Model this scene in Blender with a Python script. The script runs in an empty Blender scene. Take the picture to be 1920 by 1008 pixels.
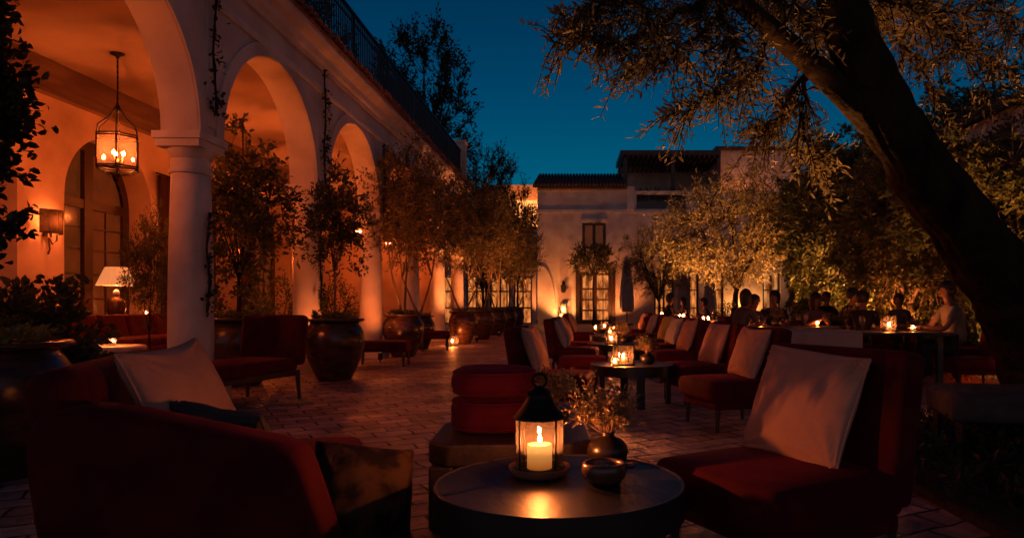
import bpy, math, random
import numpy as np
from mathutils import Vector, Matrix
sc = bpy.context.scene
COL = sc.collection
PI = math.pi
R = math.radians

# ------------------------------------------------------------------ camera
cam = bpy.data.objects.new('camera', bpy.data.cameras.new('camera'))
COL.objects.link(cam); sc.camera = cam
EYE = 1.08; FPX = 1300.0; VX, VY = 1090.0, 572.0
cam.location = (0, 0, EYE); cam.rotation_euler = (PI/2, 0, 0)
cam.data.sensor_width = 36; cam.data.lens = FPX/1920*36
cam.data.shift_x = -(VX-960)/1920; cam.data.shift_y = (VY-504)/1920
cam.data.clip_start = 0.05; cam.data.clip_end = 2000
cam.data.dof.use_dof = True; cam.data.dof.focus_distance = 4.2; cam.data.dof.aperture_fstop = 5.6
# ------------------------------------------------------------------ sky at dusk
w = bpy.data.worlds.new('World'); sc.world = w; w.use_nodes = True
nt = w.node_tree; bg = nt.nodes['Background']
sky = nt.nodes.new('ShaderNodeTexSky'); sky.sky_type = 'NISHITA'; sky.sun_disc = False
sky.sun_elevation = R(0); sky.sun_rotation = R(0); sky.ozone_density = 6; sky.air_density = 1.0; sky.dust_density = 0.3
tc = nt.nodes.new('ShaderNodeTexCoord'); sx = nt.nodes.new('ShaderNodeSeparateXYZ')
rp = nt.nodes.new('ShaderNodeValToRGB')
rp.color_ramp.elements[0].position = 0.0; rp.color_ramp.elements[0].color = (.003, .62, .42, 1)
rp.color_ramp.elements[1].position = 0.5; rp.color_ramp.elements[1].color = (.004, .30, .17, 1)
e_ = rp.color_ramp.elements.new(0.22); e_.color = (.003, .53, .30, 1)
mx = nt.nodes.new('ShaderNodeMix'); mx.data_type = 'RGBA'; mx.blend_type = 'MULTIPLY'; mx.inputs[0].default_value = 1
nt.links.new(tc.outputs['Generated'], sx.inputs[0]); nt.links.new(sx.outputs[2], rp.inputs[0])
nt.links.new(sky.outputs[0], mx.inputs[6]); nt.links.new(rp.outputs[0], mx.inputs[7])
# warm glow added as fill, low in the unseen sky behind the camera
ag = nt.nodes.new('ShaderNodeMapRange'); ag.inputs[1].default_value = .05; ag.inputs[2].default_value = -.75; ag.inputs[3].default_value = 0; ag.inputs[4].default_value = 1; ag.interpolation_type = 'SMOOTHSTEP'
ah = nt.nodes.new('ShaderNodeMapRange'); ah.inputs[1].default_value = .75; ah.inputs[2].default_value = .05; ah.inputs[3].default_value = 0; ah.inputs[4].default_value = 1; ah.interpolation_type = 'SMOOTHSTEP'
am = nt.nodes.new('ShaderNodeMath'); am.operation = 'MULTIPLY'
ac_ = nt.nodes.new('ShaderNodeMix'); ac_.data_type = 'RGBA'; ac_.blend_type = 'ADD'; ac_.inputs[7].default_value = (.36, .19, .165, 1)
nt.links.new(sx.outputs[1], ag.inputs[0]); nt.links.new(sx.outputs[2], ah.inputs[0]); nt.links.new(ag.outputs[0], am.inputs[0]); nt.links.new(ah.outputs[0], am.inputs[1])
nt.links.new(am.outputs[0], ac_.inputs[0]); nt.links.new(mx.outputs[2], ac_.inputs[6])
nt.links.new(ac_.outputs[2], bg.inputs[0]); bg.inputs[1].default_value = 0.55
sc.view_settings.view_transform = 'Standard'; sc.view_settings.look = 'None'
sc.view_settings.exposure = 0; sc.view_settings.gamma = 1
try:
    sc.cycles.use_denoising = True; sc.cycles.denoiser = 'OPENIMAGEDENOISE'
    sc.cycles.sample_clamp_indirect = 2.0; sc.cycles.max_bounces = 6; sc.cycles.transparent_max_bounces = 16
    sc.cycles.use_light_tree = True; sc.cycles.caustics_reflective = False; sc.cycles.caustics_refractive = False
except Exception as e: print(e)
WARM = (1.0, .185, .036); AMBER = (1.0, .35, .08); RUDDY = (1.0, .24, .055)
def P(px, py, Y): return Vector(((px-VX)*Y/FPX, Y, EYE+(VY-py)*Y/FPX))

# ------------------------------------------------------------------ object helpers
def tag(o, label=None, cat=None, group=None, kind=None):
    if label: o['label'] = label
    if cat: o['category'] = cat
    if group: o['group'] = group
    if kind: o['kind'] = kind
    return o
def empty(name, loc=(0, 0, 0), rz=0, label=None, cat=None, group=None):
    o = bpy.data.objects.new(name, None); COL.objects.link(o)
    o.location = loc; o.rotation_euler = (0, 0, rz); o.empty_display_size = .1
    return tag(o, label, cat, group)
def copy_tree(o, parent=None):
    c = o.copy(); COL.objects.link(c); c.parent = parent
    for ch in list(o.children): copy_tree(ch, c)
    return c
def dup(o, loc, rz=0, label=None, scale=None, group=None):
    c = copy_tree(o); c.location = loc; c.rotation_euler = (0, 0, rz)
    if label: c['label'] = label
    if group: c['group'] = group
    if scale: c.scale = scale if hasattr(scale, '__len__') else (scale,)*3
    return c

class MB:
    def __init__(s): s.v = []; s.f = []; s.sm = []
    def add(s, vs, fs, smooth=False):
        b = len(s.v); s.v += [tuple(x) for x in vs]
        s.f += [tuple(i+b for i in f) for f in fs]; s.sm += [smooth]*len(fs); return s
    def box(s, c, d, rz=0, ry=0, rx=0):
        m = Matrix.Rotation(rz, 3, 'Z') @ Matrix.Rotation(ry, 3, 'Y') @ Matrix.Rotation(rx, 3, 'X')
        vs = [Vector(c)+m @ Vector((x*d[0]/2, y*d[1]/2, z*d[2]/2)) for x in (-1, 1) for y in (-1, 1) for z in (-1, 1)]
        return s.add(vs, [(0, 1, 3, 2), (4, 6, 7, 5), (0, 4, 5, 1), (2, 3, 7, 6), (0, 2, 6, 4), (1, 5, 7, 3)])
    def span(s, x0, x1, y0, y1, z0, z1):
        return s.box(((x0+x1)/2, (y0+y1)/2, (z0+z1)/2), (x1-x0, y1-y0, z1-z0))
    def rbox(s, c, d, r, k=3, puff=0, M=None, jit=0, seed=0):
        h = np.array(d)/2.0; r = min(r, h.min()*.98); rng = np.random.RandomState(seed)
        def ax(a):
            e = a-r; t = [1-math.cos(i/k*PI/2) for i in range(k+1)]
            lo = [-a+r*math.tan(i/k*PI/4)*1.0 for i in range(k+1)]
            mid = list(np.linspace(-e, e, 8)[1:-1]) if e > .02 else []
            return lo[:-1]+[-e]+mid+[e]+[-x for x in lo[:-1]][::-1]
        idx = {}; vs = []
        def vid(p):
            inner = np.clip(p, -(h-r), h-r); q = p-inner; n = np.linalg.norm(q)
            p2 = inner+q/n*r if n > 1e-9 else p
            if puff and p[2] > h[2]-1e-6:
                u = p[0]/h[0]; v_ = p[1]/h[1]; p2 = p2+np.array([0, 0, puff*max(0, 1-u**4)*max(0, 1-v_**4)])
            key = tuple(np.round(p2, 5))
            if key not in idx: idx[key] = len(vs); vs.append(p2)
            return idx[key]
        fs = []
        for a in range(3):
            b, c2 = (a+1) % 3, (a+2) % 3
            A, B = ax(h[b]), ax(h[c2])
            for sg in (-1, 1):
                for i in range(len(A)-1):
                    for j in range(len(B)-1):
                        q = []
                        for (ii, jj) in ((i, j), (i+1, j), (i+1, j+1), (i, j+1)):
                            p = np.zeros(3); p[a] = sg*h[a]; p[b] = A[ii]; p[c2] = B[jj]; q.append(vid(p))
                        if sg < 0: q = q[::-1]
                        q2 = [x for n_, x in enumerate(q) if x != q[n_-1]]
                        if len(q2) > 2: fs.append(tuple(q2))
        out = []
        for p in vs:
            p = Vector(p)
            if jit: p = p+Vector(rng.normal(0, jit, 3))
            out.append((M @ p if M else p)+Vector(c))
        return s.add(out, fs, True)
    def tube(s, pts, rad, n=8, cap=True, smooth=True):
        pts = [Vector(p) for p in pts]; m = len(pts)
        if not hasattr(rad, '__len__'): rad = [rad]*m
        vs = []; fs = []; up = None
        for i, p in enumerate(pts):
            t = (pts[min(i+1, m-1)]-pts[max(i-1, 0)]).normalized()
            if up is None:
                up = Vector((1, 0, 0)) if abs(t.x) < .8 else Vector((0, 1, 0))
            up = (up-t*up.dot(t)).normalized(); b = t.cross(up)
            for k in range(n):
                a = 2*PI*k/n; vs.append(p+(up*math.cos(a)+b*math.sin(a))*rad[i])
        for i in range(m-1):
            for k in range(n):
                k2 = (k+1) % n; fs.append((i*n+k, i*n+k2, (i+1)*n+k2, (i+1)*n+k))
        s.add(vs, fs, smooth)
        if cap:
            b = len(s.v)-len(vs)
            s.f += [tuple(b+k for k in range(n))[::-1], tuple(b+(m-1)*n+k for k in range(n))]; s.sm += [False, False]
        return s
    def lathe(s, prof, c=(0, 0, 0), n=32, smooth=True, sq=None):
        vs = []; fs = []; m = len(prof)
        for (r, z) in prof:
            for k in range(n):
                a = 2*PI*k/n; vs.append((c[0]+r*math.cos(a), c[1]+r*math.sin(a), c[2]+z))
        for i in range(m-1):
            for k in range(n):
                k2 = (k+1) % n; fs.append((i*n+k, i*n+k2, (i+1)*n+k2, (i+1)*n+k))
        if prof[0][0] > 1e-4: fs.append(tuple(range(n))[::-1])
        if prof[-1][0] > 1e-4: fs.append(tuple((m-1)*n+k for k in range(n)))
        return s.add(vs, fs, smooth)
    def extrude(s, poly, axis, a0, a1):
        n = len(poly)
        def mk(p, a):
            return {'x': (a, p[0], p[1]), 'y': (p[0], a, p[1]), 'z': (p[0], p[1], a)}[axis]
        vs = [mk(p, a0) for p in poly]+[mk(p, a1) for p in poly]
        fs = [(i, (i+1) % n, n+(i+1) % n, n+i) for i in range(n)]+[tuple(range(n))[::-1], tuple(range(n, 2*n))]
        return s.add(vs, fs)
    def ico(s, c, r, sub=1, sc_=(1, 1, 1)):
        import bmesh
        bm = bmesh.new(); bmesh.ops.create_icosphere(bm, subdivisions=sub, radius=1)
        vs = [(c[0]+v.co.x*r*sc_[0], c[1]+v.co.y*r*sc_[1], c[2]+v.co.z*r*sc_[2]) for v in bm.verts]
        fs = [tuple(v.index for v in f.verts) for f in bm.faces]; bm.free()
        return s.add(vs, fs, True)
    def build(s, name, mat=None, parent=None, bevel=0, fix=False, auto=None):
        me = bpy.data.meshes.new(name); me.from_pydata(s.v, [], s.f)
        me.polygons.foreach_set('use_smooth', s.sm)
        if fix:
            import bmesh
            bm = bmesh.new(); bm.from_mesh(me); bmesh.ops.recalc_face_normals(bm, faces=bm.faces); bm.to_mesh(me); bm.free()
        if auto:
            me.polygons.foreach_set('use_smooth', [True]*len(s.f)); me.set_sharp_from_angle(angle=R(auto))
        me.update()
        o = bpy.data.objects.new(name, me); COL.objects.link(o)
        if mat: me.materials.append(mat)
        if parent: o.parent = parent
        if bevel:
            b = o.modifiers.new('bevel', 'BEVEL'); b.width = bevel; b.segments = 2; b.limit_method = 'ANGLE'
        return o

# ------------------------------------------------------------------ materials
def mat(name, col, rough=.6, metal=0, col2=None, scale=5, detail=5, bump=0, bscale=None, spec=.5, sheen=0, sheen_tint=None, coat=0, stretch=None, ramp=(.35, .65), emit=None, estr=0, sss=0):
    m = bpy.data.materials.new(name); m.use_nodes = True; n = m.node_tree; b = n.nodes['Principled BSDF']
    b.inputs['Base Color'].default_value = (*col, 1); b.inputs['Roughness'].default_value = rough
    b.inputs['Metallic'].default_value = metal; b.inputs['Specular IOR Level'].default_value = spec
    if sheen:
        b.inputs['Sheen Weight'].default_value = sheen; b.inputs['Sheen Roughness'].default_value = .4
        b.inputs['Sheen Tint'].default_value = (*(sheen_tint or col), 1)
    if coat: b.inputs['Coat Weight'].default_value = coat; b.inputs['Coat Roughness'].default_value = .15
    if emit: b.inputs['Emission Color'].default_value = (*emit, 1); b.inputs['Emission Strength'].default_value = estr
    t = n.nodes.new('ShaderNodeTexCoord'); src = t.outputs['Object']
    if stretch:
        mp = n.nodes.new('ShaderNodeMapping'); mp.inputs['Scale'].default_value = stretch
        n.links.new(src, mp.inputs[0]); src = mp.outputs[0]
    if col2:
        nz = n.nodes.new('ShaderNodeTexNoise'); nz.inputs['Scale'].default_value = scale; nz.inputs['Detail'].default_value = detail
        rp = n.nodes.new('ShaderNodeValToRGB'); rp.color_ramp.elements[0].position = ramp[0]; rp.color_ramp.elements[1].position = ramp[1]
        rp.color_ramp.elements[0].color = (*col, 1); rp.color_ramp.elements[1].color = (*col2, 1)
        n.links.new(src, nz.inputs['Vector']); n.links.new(nz.outputs['Fac'], rp.inputs[0]); n.links.new(rp.outputs[0], b.inputs['Base Color'])
    if bump:
        nb = n.nodes.new('ShaderNodeTexNoise'); nb.inputs['Scale'].default_value = bscale or scale*4; nb.inputs['Detail'].default_value = 7
        bp = n.nodes.new('ShaderNodeBump'); bp.inputs['Strength'].default_value = bump; bp.inputs['Distance'].default_value = .02 if bump < .9 else .06
        n.links.new(src, nb.inputs['Vector']); n.links.new(nb.outputs['Fac'], bp.inputs['Height']); n.links.new(bp.outputs[0], b.inputs['Normal'])
    return m
def emit_mat(name, col, strength):
    m = bpy.data.materials.new(name); m.use_nodes = True; n = m.node_tree; n.nodes.clear()
    e = n.nodes.new('ShaderNodeEmission'); e.inputs[0].default_value = (*col, 1); e.inputs[1].default_value = strength
    o = n.nodes.new('ShaderNodeOutputMaterial'); n.links.new(e.outputs[0], o.inputs[0]); return m
def glass_mat(name, tint=(1, 1, 1), fac=.10):
    m = bpy.data.materials.new(name); m.use_nodes = True; n = m.node_tree; n.nodes.clear()
    tr = n.nodes.new('ShaderNodeBsdfTransparent'); tr.inputs[0].default_value = (*tint, 1)
    gl = n.nodes.new('ShaderNodeBsdfGlossy'); gl.inputs['Roughness'].default_value = .04
    lw = n.nodes.new('ShaderNodeLayerWeight'); lw.inputs[0].default_value = .25
    ma = n.nodes.new('ShaderNodeMath'); ma.operation = 'MULTIPLY_ADD'; ma.inputs[1].default_value = .6; ma.inputs[2].default_value = fac*.4
    mi = n.nodes.new('ShaderNodeMixShader'); o = n.nodes.new('ShaderNodeOutputMaterial')
    tl_ = n.nodes.new('ShaderNodeBsdfTranslucent'); tl_.inputs[0].default_value = (.8, .75, .7, 1); md = n.nodes.new('ShaderNodeMixShader'); md.inputs[0].default_value = .030
    n.links.new(tr.outputs[0], md.inputs[1]); n.links.new(tl_.outputs[0], md.inputs[2])
    n.links.new(lw.outputs['Fresnel'], ma.inputs[0]); n.links.new(ma.outputs[0], mi.inputs[0])
    n.links.new(md.outputs[0], mi.inputs[1]); n.links.new(gl.outputs[0], mi.inputs[2]); n.links.new(mi.outputs[0], o.inputs[0]); return m
def leaf_mat(name, a, b, scale=6, trans=.3, rough=.45):
    m = bpy.data.materials.new(name); m.use_nodes = True; n = m.node_tree; p = n.nodes['Principled BSDF']
    p.inputs['Roughness'].default_value = rough; p.inputs['Specular IOR Level'].default_value = .4
    t = n.nodes.new('ShaderNodeTexCoord'); nz = n.nodes.new('ShaderNodeTexNoise'); nz.inputs['Scale'].default_value = scale; nz.inputs['Detail'].default_value = 3
    rp = n.nodes.new('ShaderNodeValToRGB'); rp.color_ramp.elements[0].color = (*a, 1); rp.color_ramp.elements[1].color = (*b, 1)
    rp.color_ramp.elements[0].position = .35; rp.color_ramp.elements[1].position = .65
    n.links.new(t.outputs['Object'], nz.inputs['Vector']); n.links.new(nz.outputs['Fac'], rp.inputs[0]); n.links.new(rp.outputs[0], p.inputs['Base Color'])
    tl = n.nodes.new('ShaderNodeBsdfTranslucent'); mi = n.nodes.new('ShaderNodeMixShader'); mi.inputs[0].default_value = trans
    n.links.new(rp.outputs[0], tl.inputs[0]); n.links.new(p.outputs[0], mi.inputs[1]); n.links.new(tl.outputs[0], mi.inputs[2])
    n.links.new(mi.outputs[0], n.nodes['Material Output'].inputs[0]); return m
def paving_mat():
    m = bpy.data.materials.new('brick_paving'); m.use_nodes = True; n = m.node_tree; b = n.nodes['Principled BSDF']
    L = n.links.new; N = n.nodes.new
    t = N('ShaderNodeTexCoord'); mp = N('ShaderNodeMapping'); mp.inputs['Rotation'].default_value = (0, 0, R(-30))
    L(t.outputs['Object'], mp.inputs[0])
    nz = N('ShaderNodeTexNoise'); nz.inputs['Scale'].default_value = 2.2; nz.inputs['Detail'].default_value = 4; L(mp.outputs[0], nz.inputs['Vector'])
    sb = N('ShaderNodeVectorMath'); sb.operation = 'SUBTRACT'; sb.inputs[1].default_value = (.5, .5, .5); L(nz.outputs['Color'], sb.inputs[0])
    sl = N('ShaderNodeVectorMath'); sl.operation = 'SCALE'; sl.inputs['Scale'].default_value = .115; L(sb.outputs[0], sl.inputs[0])
    ad = N('ShaderNodeVectorMath'); ad.operation = 'ADD'; L(mp.outputs[0], ad.inputs[0]); L(sl.outputs[0], ad.inputs[1])
    br = N('ShaderNodeTexBrick'); br.inputs['Scale'].default_value = 1; br.inputs['Brick Width'].default_value = .31; br.inputs['Row Height'].default_value = .205
    br.inputs['Mortar Size'].default_value = .013; br.inputs['Mortar Smooth'].default_value = .5; br.inputs['Bias'].default_value = 0
    br.inputs['Color1'].default_value = (.34, .20, .17, 1); br.inputs['Color2'].default_value = (.66, .45, .39, 1); br.inputs['Mortar'].default_value = (.045, .028, .022, 1)
    L(ad.outputs[0], br.inputs['Vector'])
    n2 = N('ShaderNodeTexNoise'); n2.inputs['Scale'].default_value = 1.3; n2.inputs['Detail'].default_value = 8; L(mp.outputs[0], n2.inputs['Vector'])
    r2 = N('ShaderNodeValToRGB'); r2.color_ramp.elements[0].position = .3; r2.color_ramp.elements[1].position = .7
    r2.color_ramp.elements[0].color = (.42, .38, .36, 1); r2.color_ramp.elements[1].color = (1.25, 1.2, 1.15, 1); L(n2.outputs['Fac'], r2.inputs[0])
    mu = N('ShaderNodeMix'); mu.data_type = 'RGBA'; mu.blend_type = 'MULTIPLY'; mu.inputs[0].default_value = 1
    L(br.outputs['Color'], mu.inputs[6]); L(r2.outputs[0], mu.inputs[7]); L(mu.outputs[2], b.inputs['Base Color'])
    n3 = N('ShaderNodeTexNoise'); n3.inputs['Scale'].default_value = 9; n3.inputs['Detail'].default_value = 8; n3.inputs['Roughness'].default_value = .6; L(mp.outputs[0], n3.inputs['Vector'])
    # worn tile faces: each tile at its own height, rounded edges and pits
    n5 = N('ShaderNodeTexNoise'); n5.inputs['Scale'].default_value = 4.2; n5.inputs['Detail'].default_value = 3; L(br.outputs['Color'], n5.inputs['Vector'])
    mp5 = N('ShaderNodeVectorMath'); mp5.operation = 'MULTIPLY_ADD'; mp5.inputs[1].default_value = (9, 9, 9); L(br.outputs['Color'], mp5.inputs[0]); L(mp.outputs[0], mp5.inputs[2]); L(mp5.outputs[0], n5.inputs['Vector'])
    n6 = N('ShaderNodeMath'); n6.operation = 'MULTIPLY_ADD'; n6.inputs[1].default_value = 2.6; L(n5.outputs['Fac'], n6.inputs[0]); L(n3.outputs['Fac'], n6.inputs[2])
    h = N('ShaderNodeMath'); h.operation = 'MULTIPLY_ADD'; h.inputs[1].default_value = -1.6; L(br.outputs['Fac'], h.inputs[0]); L(n6.outputs[0], h.inputs[2])
    sp = N('ShaderNodeSeparateColor'); L(br.outputs['Color'], sp.inputs[0])
    h2 = N('ShaderNodeMath'); h2.operation = 'MULTIPLY_ADD'; h2.inputs[1].default_value = 2.2; L(sp.outputs[0], h2.inputs[0]); L(h.outputs[0], h2.inputs[2])
    bp = N('ShaderNodeBump'); bp.inputs['Strength'].default_value = 1; bp.inputs['Distance'].default_value = .05; L(h2.outputs[0], bp.inputs['Height']); L(bp.outputs[0], b.inputs['Normal'])
    rr = N('ShaderNodeMapRange'); rr.inputs[3].default_value = .62; rr.inputs[4].default_value = .28; L(n2.outputs['Fac'], rr.inputs[0]); L(rr.outputs[0], b.inputs['Roughness'])
    b.inputs['Specular IOR Level'].default_value = .45
    return m
def fabric_mat(name, col, bump=.25, **k):
    m = mat(name, col, .85, bump=0, spec=.2, **k); n = m.node_tree; b = n.nodes['Principled BSDF']
    t = n.nodes.new('ShaderNodeTexCoord'); nz = n.nodes.new('ShaderNodeTexNoise'); nz.inputs['Scale'].default_value = 220; nz.inputs['Detail'].default_value = 2
    n4 = n.nodes.new('ShaderNodeTexNoise'); n4.inputs['Scale'].default_value = 7; n4.inputs['Detail'].default_value = 3
    a = n.nodes.new('ShaderNodeMath'); a.operation = 'MULTIPLY_ADD'; a.inputs[1].default_value = 6
    bp = n.nodes.new('ShaderNodeBump'); bp.inputs['Strength'].default_value = bump; bp.inputs['Distance'].default_value = .004
    n.links.new(t.outputs['Object'], nz.inputs['Vector']); n.links.new(t.outputs['Object'], n4.inputs['Vector'])
    n.links.new(n4.outputs['Fac'], a.inputs[0]); n.links.new(nz.outputs['Fac'], a.inputs[2])
    n.links.new(a.outputs[0], bp.inputs['Height']); n.links.new(bp.outputs[0], b.inputs['Normal']); return m
M_PLASTER = mat('lime_plaster', (.46, .40, .36), .85, col2=(.66, .60, .55), scale=1.4, detail=10, bump=.4, bscale=6)
M_STONE = mat('cast_stone', (.55, .49, .44), .75, col2=(.68, .62, .57), scale=3, detail=8, bump=.2, bscale=25)
M_WALLIN = mat('loggia_plaster', (.42, .28, .20), .8, col2=(.66, .47, .36), scale=1.0, detail=12, bump=.4, bscale=5)
M_PAVE = paving_mat()
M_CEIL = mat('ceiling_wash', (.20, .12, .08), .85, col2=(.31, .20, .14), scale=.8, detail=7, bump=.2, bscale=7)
M_BEAM = mat('shaded_beam_plaster', (.085, .042, .027), .8, col2=(.13, .07, .045), scale=2, stretch=(4, 1, 4), bump=.3, bscale=9)  # plaster beam, its shade put into the dark colour
M_GROUND = mat('earth', (.06, .05, .04), .9, col2=(.10, .08, .06), scale=2)
M_RED = fabric_mat('red_velvet', (.095, .0040, .009), sheen=.22, sheen_tint=(.5, .04, .07), col2=(.06, .003, .006), scale=6)
M_RED2 = fabric_mat('cherry_velvet', (.105, .004, .019), sheen=.25, sheen_tint=(.5, .05, .14), col2=(.075, .003, .012), scale=8)
M_CREAM = fabric_mat('cream_linen', (.60, .34, .235), col2=(.52, .295, .205), scale=9, bump=.3)
M_YELLOW = fabric_mat('ochre_linen', (.60, .46, .12), col2=(.5, .38, .1), scale=9)
M_GREYF = fabric_mat('grey_linen', (.30, .27, .28), col2=(.36, .32, .32), scale=9)
M_SLATE = fabric_mat('slate_cloth', (.060, .054, .052), col2=(.09, .08, .075), scale=8)
M_PATT = fabric_mat('patterned_cloth', (.075, .042, .02), col2=(.018, .012, .01), scale=11, ramp=(.42, .58))
M_BRAID = fabric_mat('dark_braid', (.05, .03, .025), bump=.8)
M_WOOD = mat('dark_walnut', (.028, .013, .008), .45, col2=(.05, .024, .013), scale=4, stretch=(1, 8, 8), bump=.1)
M_WOOD2 = mat('oak_stained', (.028, .017, .009), .5, col2=(.055, .032, .016), scale=3, stretch=(8, 1, 8), bump=.15)
M_BLACK = mat('blackened_metal', (.018, .016, .016), .32, col2=(.03, .027, .026), scale=8, metal=.0, spec=.6)
M_TOP = mat('slate_top', (.012, .013, .016), .43, col2=(.028, .028, .031), scale=5, detail=8, spec=.38, bump=.12, bscale=40, stretch=(1, .35, 1))
M_IRON = mat('wrought_iron', (.02, .016, .013), .5, metal=.6)
M_BRONZE = mat('aged_bronze', (.10, .055, .03), .38, metal=.9, col2=(.16, .09, .05), scale=10)
M_COPPER = mat('copper_dish', (.50, .24, .13), .4, metal=.25, col2=(.38, .17, .09), scale=9)
M_POT = mat('glazed_terracotta', (.028, .015, .011), .24, col2=(.075, .036, .024), scale=6, detail=8, bump=.15, bscale=14, stretch=(1, 1, 2.5), spec=.6)
M_POT2 = mat('brown_terracotta', (.055, .025, .016), .24, col2=(.12, .058, .036), scale=7, detail=8, bump=.15, bscale=14, stretch=(1, 1, 2.5))
M_BARK = mat('bark', (.016, .010, .007), .95, col2=(.05, .033, .022), scale=7, detail=8, bump=1.0, bscale=13, spec=.15, stretch=(1, 1, .35))
M_BARK2 = mat('pale_bark', (.16, .11, .075), .85, col2=(.24, .17, .12), scale=9, bump=.6, bscale=16, stretch=(1, 1, .4))
M_OLIVE = leaf_mat('olive_leaf', (.12, .105, .055), (.25, .21, .12), 5, .45)
M_OLIVE2 = leaf_mat('silver_olive_leaf', (.09, .075, .035), (.38, .30, .15), 6, .10)
M_FICUS = leaf_mat('citrus_leaf', (.045, .058, .020), (.15, .14, .055), 5)
M_CROWN = leaf_mat('row_tree_leaf', (.06, .065, .02), (.24, .19, .07), 4, .25)
M_DARKL = leaf_mat('dark_leaf', (.018, .026, .012), (.045, .055, .022), 3)
M_IVY = leaf_mat('ivy_leaf', (.05, .065, .02), (.17, .16, .05), 1.6, .18)
M_HERB = leaf_mat('herb_leaf', (.09, .12, .03), (.20, .20, .06), 9)
M_ROOF = mat('clay_tile', (.16, .075, .05), .8, col2=(.27, .14, .10), scale=9, bump=.3)
M_ROOFD = mat('dark_clay_tile', (.055, .035, .03), .85, col2=(.10, .06, .05), scale=9, bump=.3)
M_GLASS = glass_mat('clear_glass', (1, .90, .78), .16); M_AMBERGL = glass_mat('amber_glass', (1, .82, .62), .2)
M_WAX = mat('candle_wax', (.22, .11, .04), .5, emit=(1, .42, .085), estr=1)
def _wax():                                                    # flame's glow painted into the wax emission, strongest at the top
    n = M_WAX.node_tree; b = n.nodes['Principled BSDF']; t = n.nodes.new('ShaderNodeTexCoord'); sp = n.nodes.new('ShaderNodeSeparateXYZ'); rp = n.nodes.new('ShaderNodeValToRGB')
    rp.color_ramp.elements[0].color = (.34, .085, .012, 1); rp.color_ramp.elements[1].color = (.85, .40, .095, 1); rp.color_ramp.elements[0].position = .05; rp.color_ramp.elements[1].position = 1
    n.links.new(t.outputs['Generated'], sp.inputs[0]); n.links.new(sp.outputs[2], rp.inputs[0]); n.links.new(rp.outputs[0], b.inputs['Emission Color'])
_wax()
M_SHADE = mat('lit_linen_shade', (.75, .6, .45), .8, emit=(1, .38, .12), estr=.50)
M_PANE = mat('window_pane_lit', (.035, .016, .008), .10, col2=(.11, .045, .018), scale=1.7, detail=4, emit=(1, .20, .04), estr=.055)
def window_glow(name, base, hi, strength, scale=1.6):
    m = bpy.data.materials.new(name); m.use_nodes = True; n = m.node_tree; b = n.nodes['Principled BSDF']
    b.inputs['Base Color'].default_value = (.05, .03, .02, 1); b.inputs['Roughness'].default_value = .15
    t = n.nodes.new('ShaderNodeTexCoord'); nz = n.nodes.new('ShaderNodeTexNoise'); nz.inputs['Scale'].default_value = scale; nz.inputs['Detail'].default_value = 4
    mp = n.nodes.new('ShaderNodeMapping'); mp.inputs['Scale'].default_value = (2.2, 2.2, .7)
    rp = n.nodes.new('ShaderNodeValToRGB'); rp.color_ramp.elements[0].position = .38; rp.color_ramp.elements[1].position = .68
    rp.color_ramp.elements[0].color = (*base, 1); rp.color_ramp.elements[1].color = (*hi, 1)
    n.links.new(t.outputs['Object'], mp.inputs[0]); n.links.new(mp.outputs[0], nz.inputs['Vector']); n.links.new(nz.outputs['Fac'], rp.inputs[0])
    n.links.new(rp.outputs[0], b.inputs['Emission Color']); b.inputs['Emission Strength'].default_value = strength; return m
M_GLOW = window_glow('lit_room_pane', (.25, .06, .012), (1, .40, .12), .75)
M_GLOWH = window_glow('bright_room_pane', (.20, .045, .009), (1, .30, .065), 1.05, 2.5)
M_FLAME = emit_mat('flame', (1, .45, .12), 130); M_CLOTH = fabric_mat('white_cloth', (.50, .36, .27), col2=(.58, .43, .33), scale=5)
M_CANVAS = fabric_mat('parasol_canvas', (.42, .38, .36), col2=(.5, .45, .42), scale=6)
M_SKIN = mat('skin', (.16, .08, .055), .6); M_HAIR = mat('dark_hair', (.012, .009, .008), .5, bump=.5, bscale=60)
M_TEE = fabric_mat('grey_tee', (.13, .115, .11)); M_NAVY = fabric_mat('navy_shirt', (.03, .035, .06)); M_BLK = fabric_mat('black_shirt', (.015, .014, .015))
M_MAUVE = fabric_mat('mauve_top', (.09, .06, .075)); M_DENIM = fabric_mat('dark_trousers', (.02, .02, .028)); M_WHITE = fabric_mat('off_white_top', (.10, .08, .075))
M_SOIL = mat('potting_soil', (.02, .014, .01), .95, col2=(.035, .025, .018), scale=20, bump=.6)

def light(kind, name, loc, power, parent=None, col=WARM, r=.03, aim=None, ang=70, blend=.6):
    d = bpy.data.lights.new(name, kind); d.energy = power; d.color = col; d.shadow_soft_size = r
    if kind == 'SPOT': d.spot_size = R(ang); d.spot_blend = blend
    o = bpy.data.objects.new(name, d); COL.objects.link(o); o.location = loc
    if aim is not None: o.rotation_euler = (Vector(aim)-Vector(loc)).to_track_quat('-Z', 'Y').to_euler()
    if parent:
        o.parent = parent
    return o
def bulb_mat(power, r, col=WARM):
    return emit_mat('lamp_glow', col, power/(39.48*r*r))

# ================================================================== SETTING
g = MB(); g.add([(-300, -60, 0), (300, -60, 0), (300, 500, 0), (-300, 500, 0)], [(0, 1, 2, 3)])
tag(g.build('ground', M_GROUND), kind='structure')
g = MB(); g.add([(-12, -4, .004), (11, -4, .004), (11, 41, .004), (-12, 41, .004)], [(0, 1, 2, 3)])
tag(g.build('courtyard_paving', M_PAVE), kind='structure')
g = MB(); g.extrude([(1.95, 2.0), (6, 2.0), (6, 5.2), (3.6, 6.3), (2.3, 5.9), (1.9, 4.4)], 'z', .0, .06)
tag(g.build('planting_bed_soil', M_SOIL), kind='structure')

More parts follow.
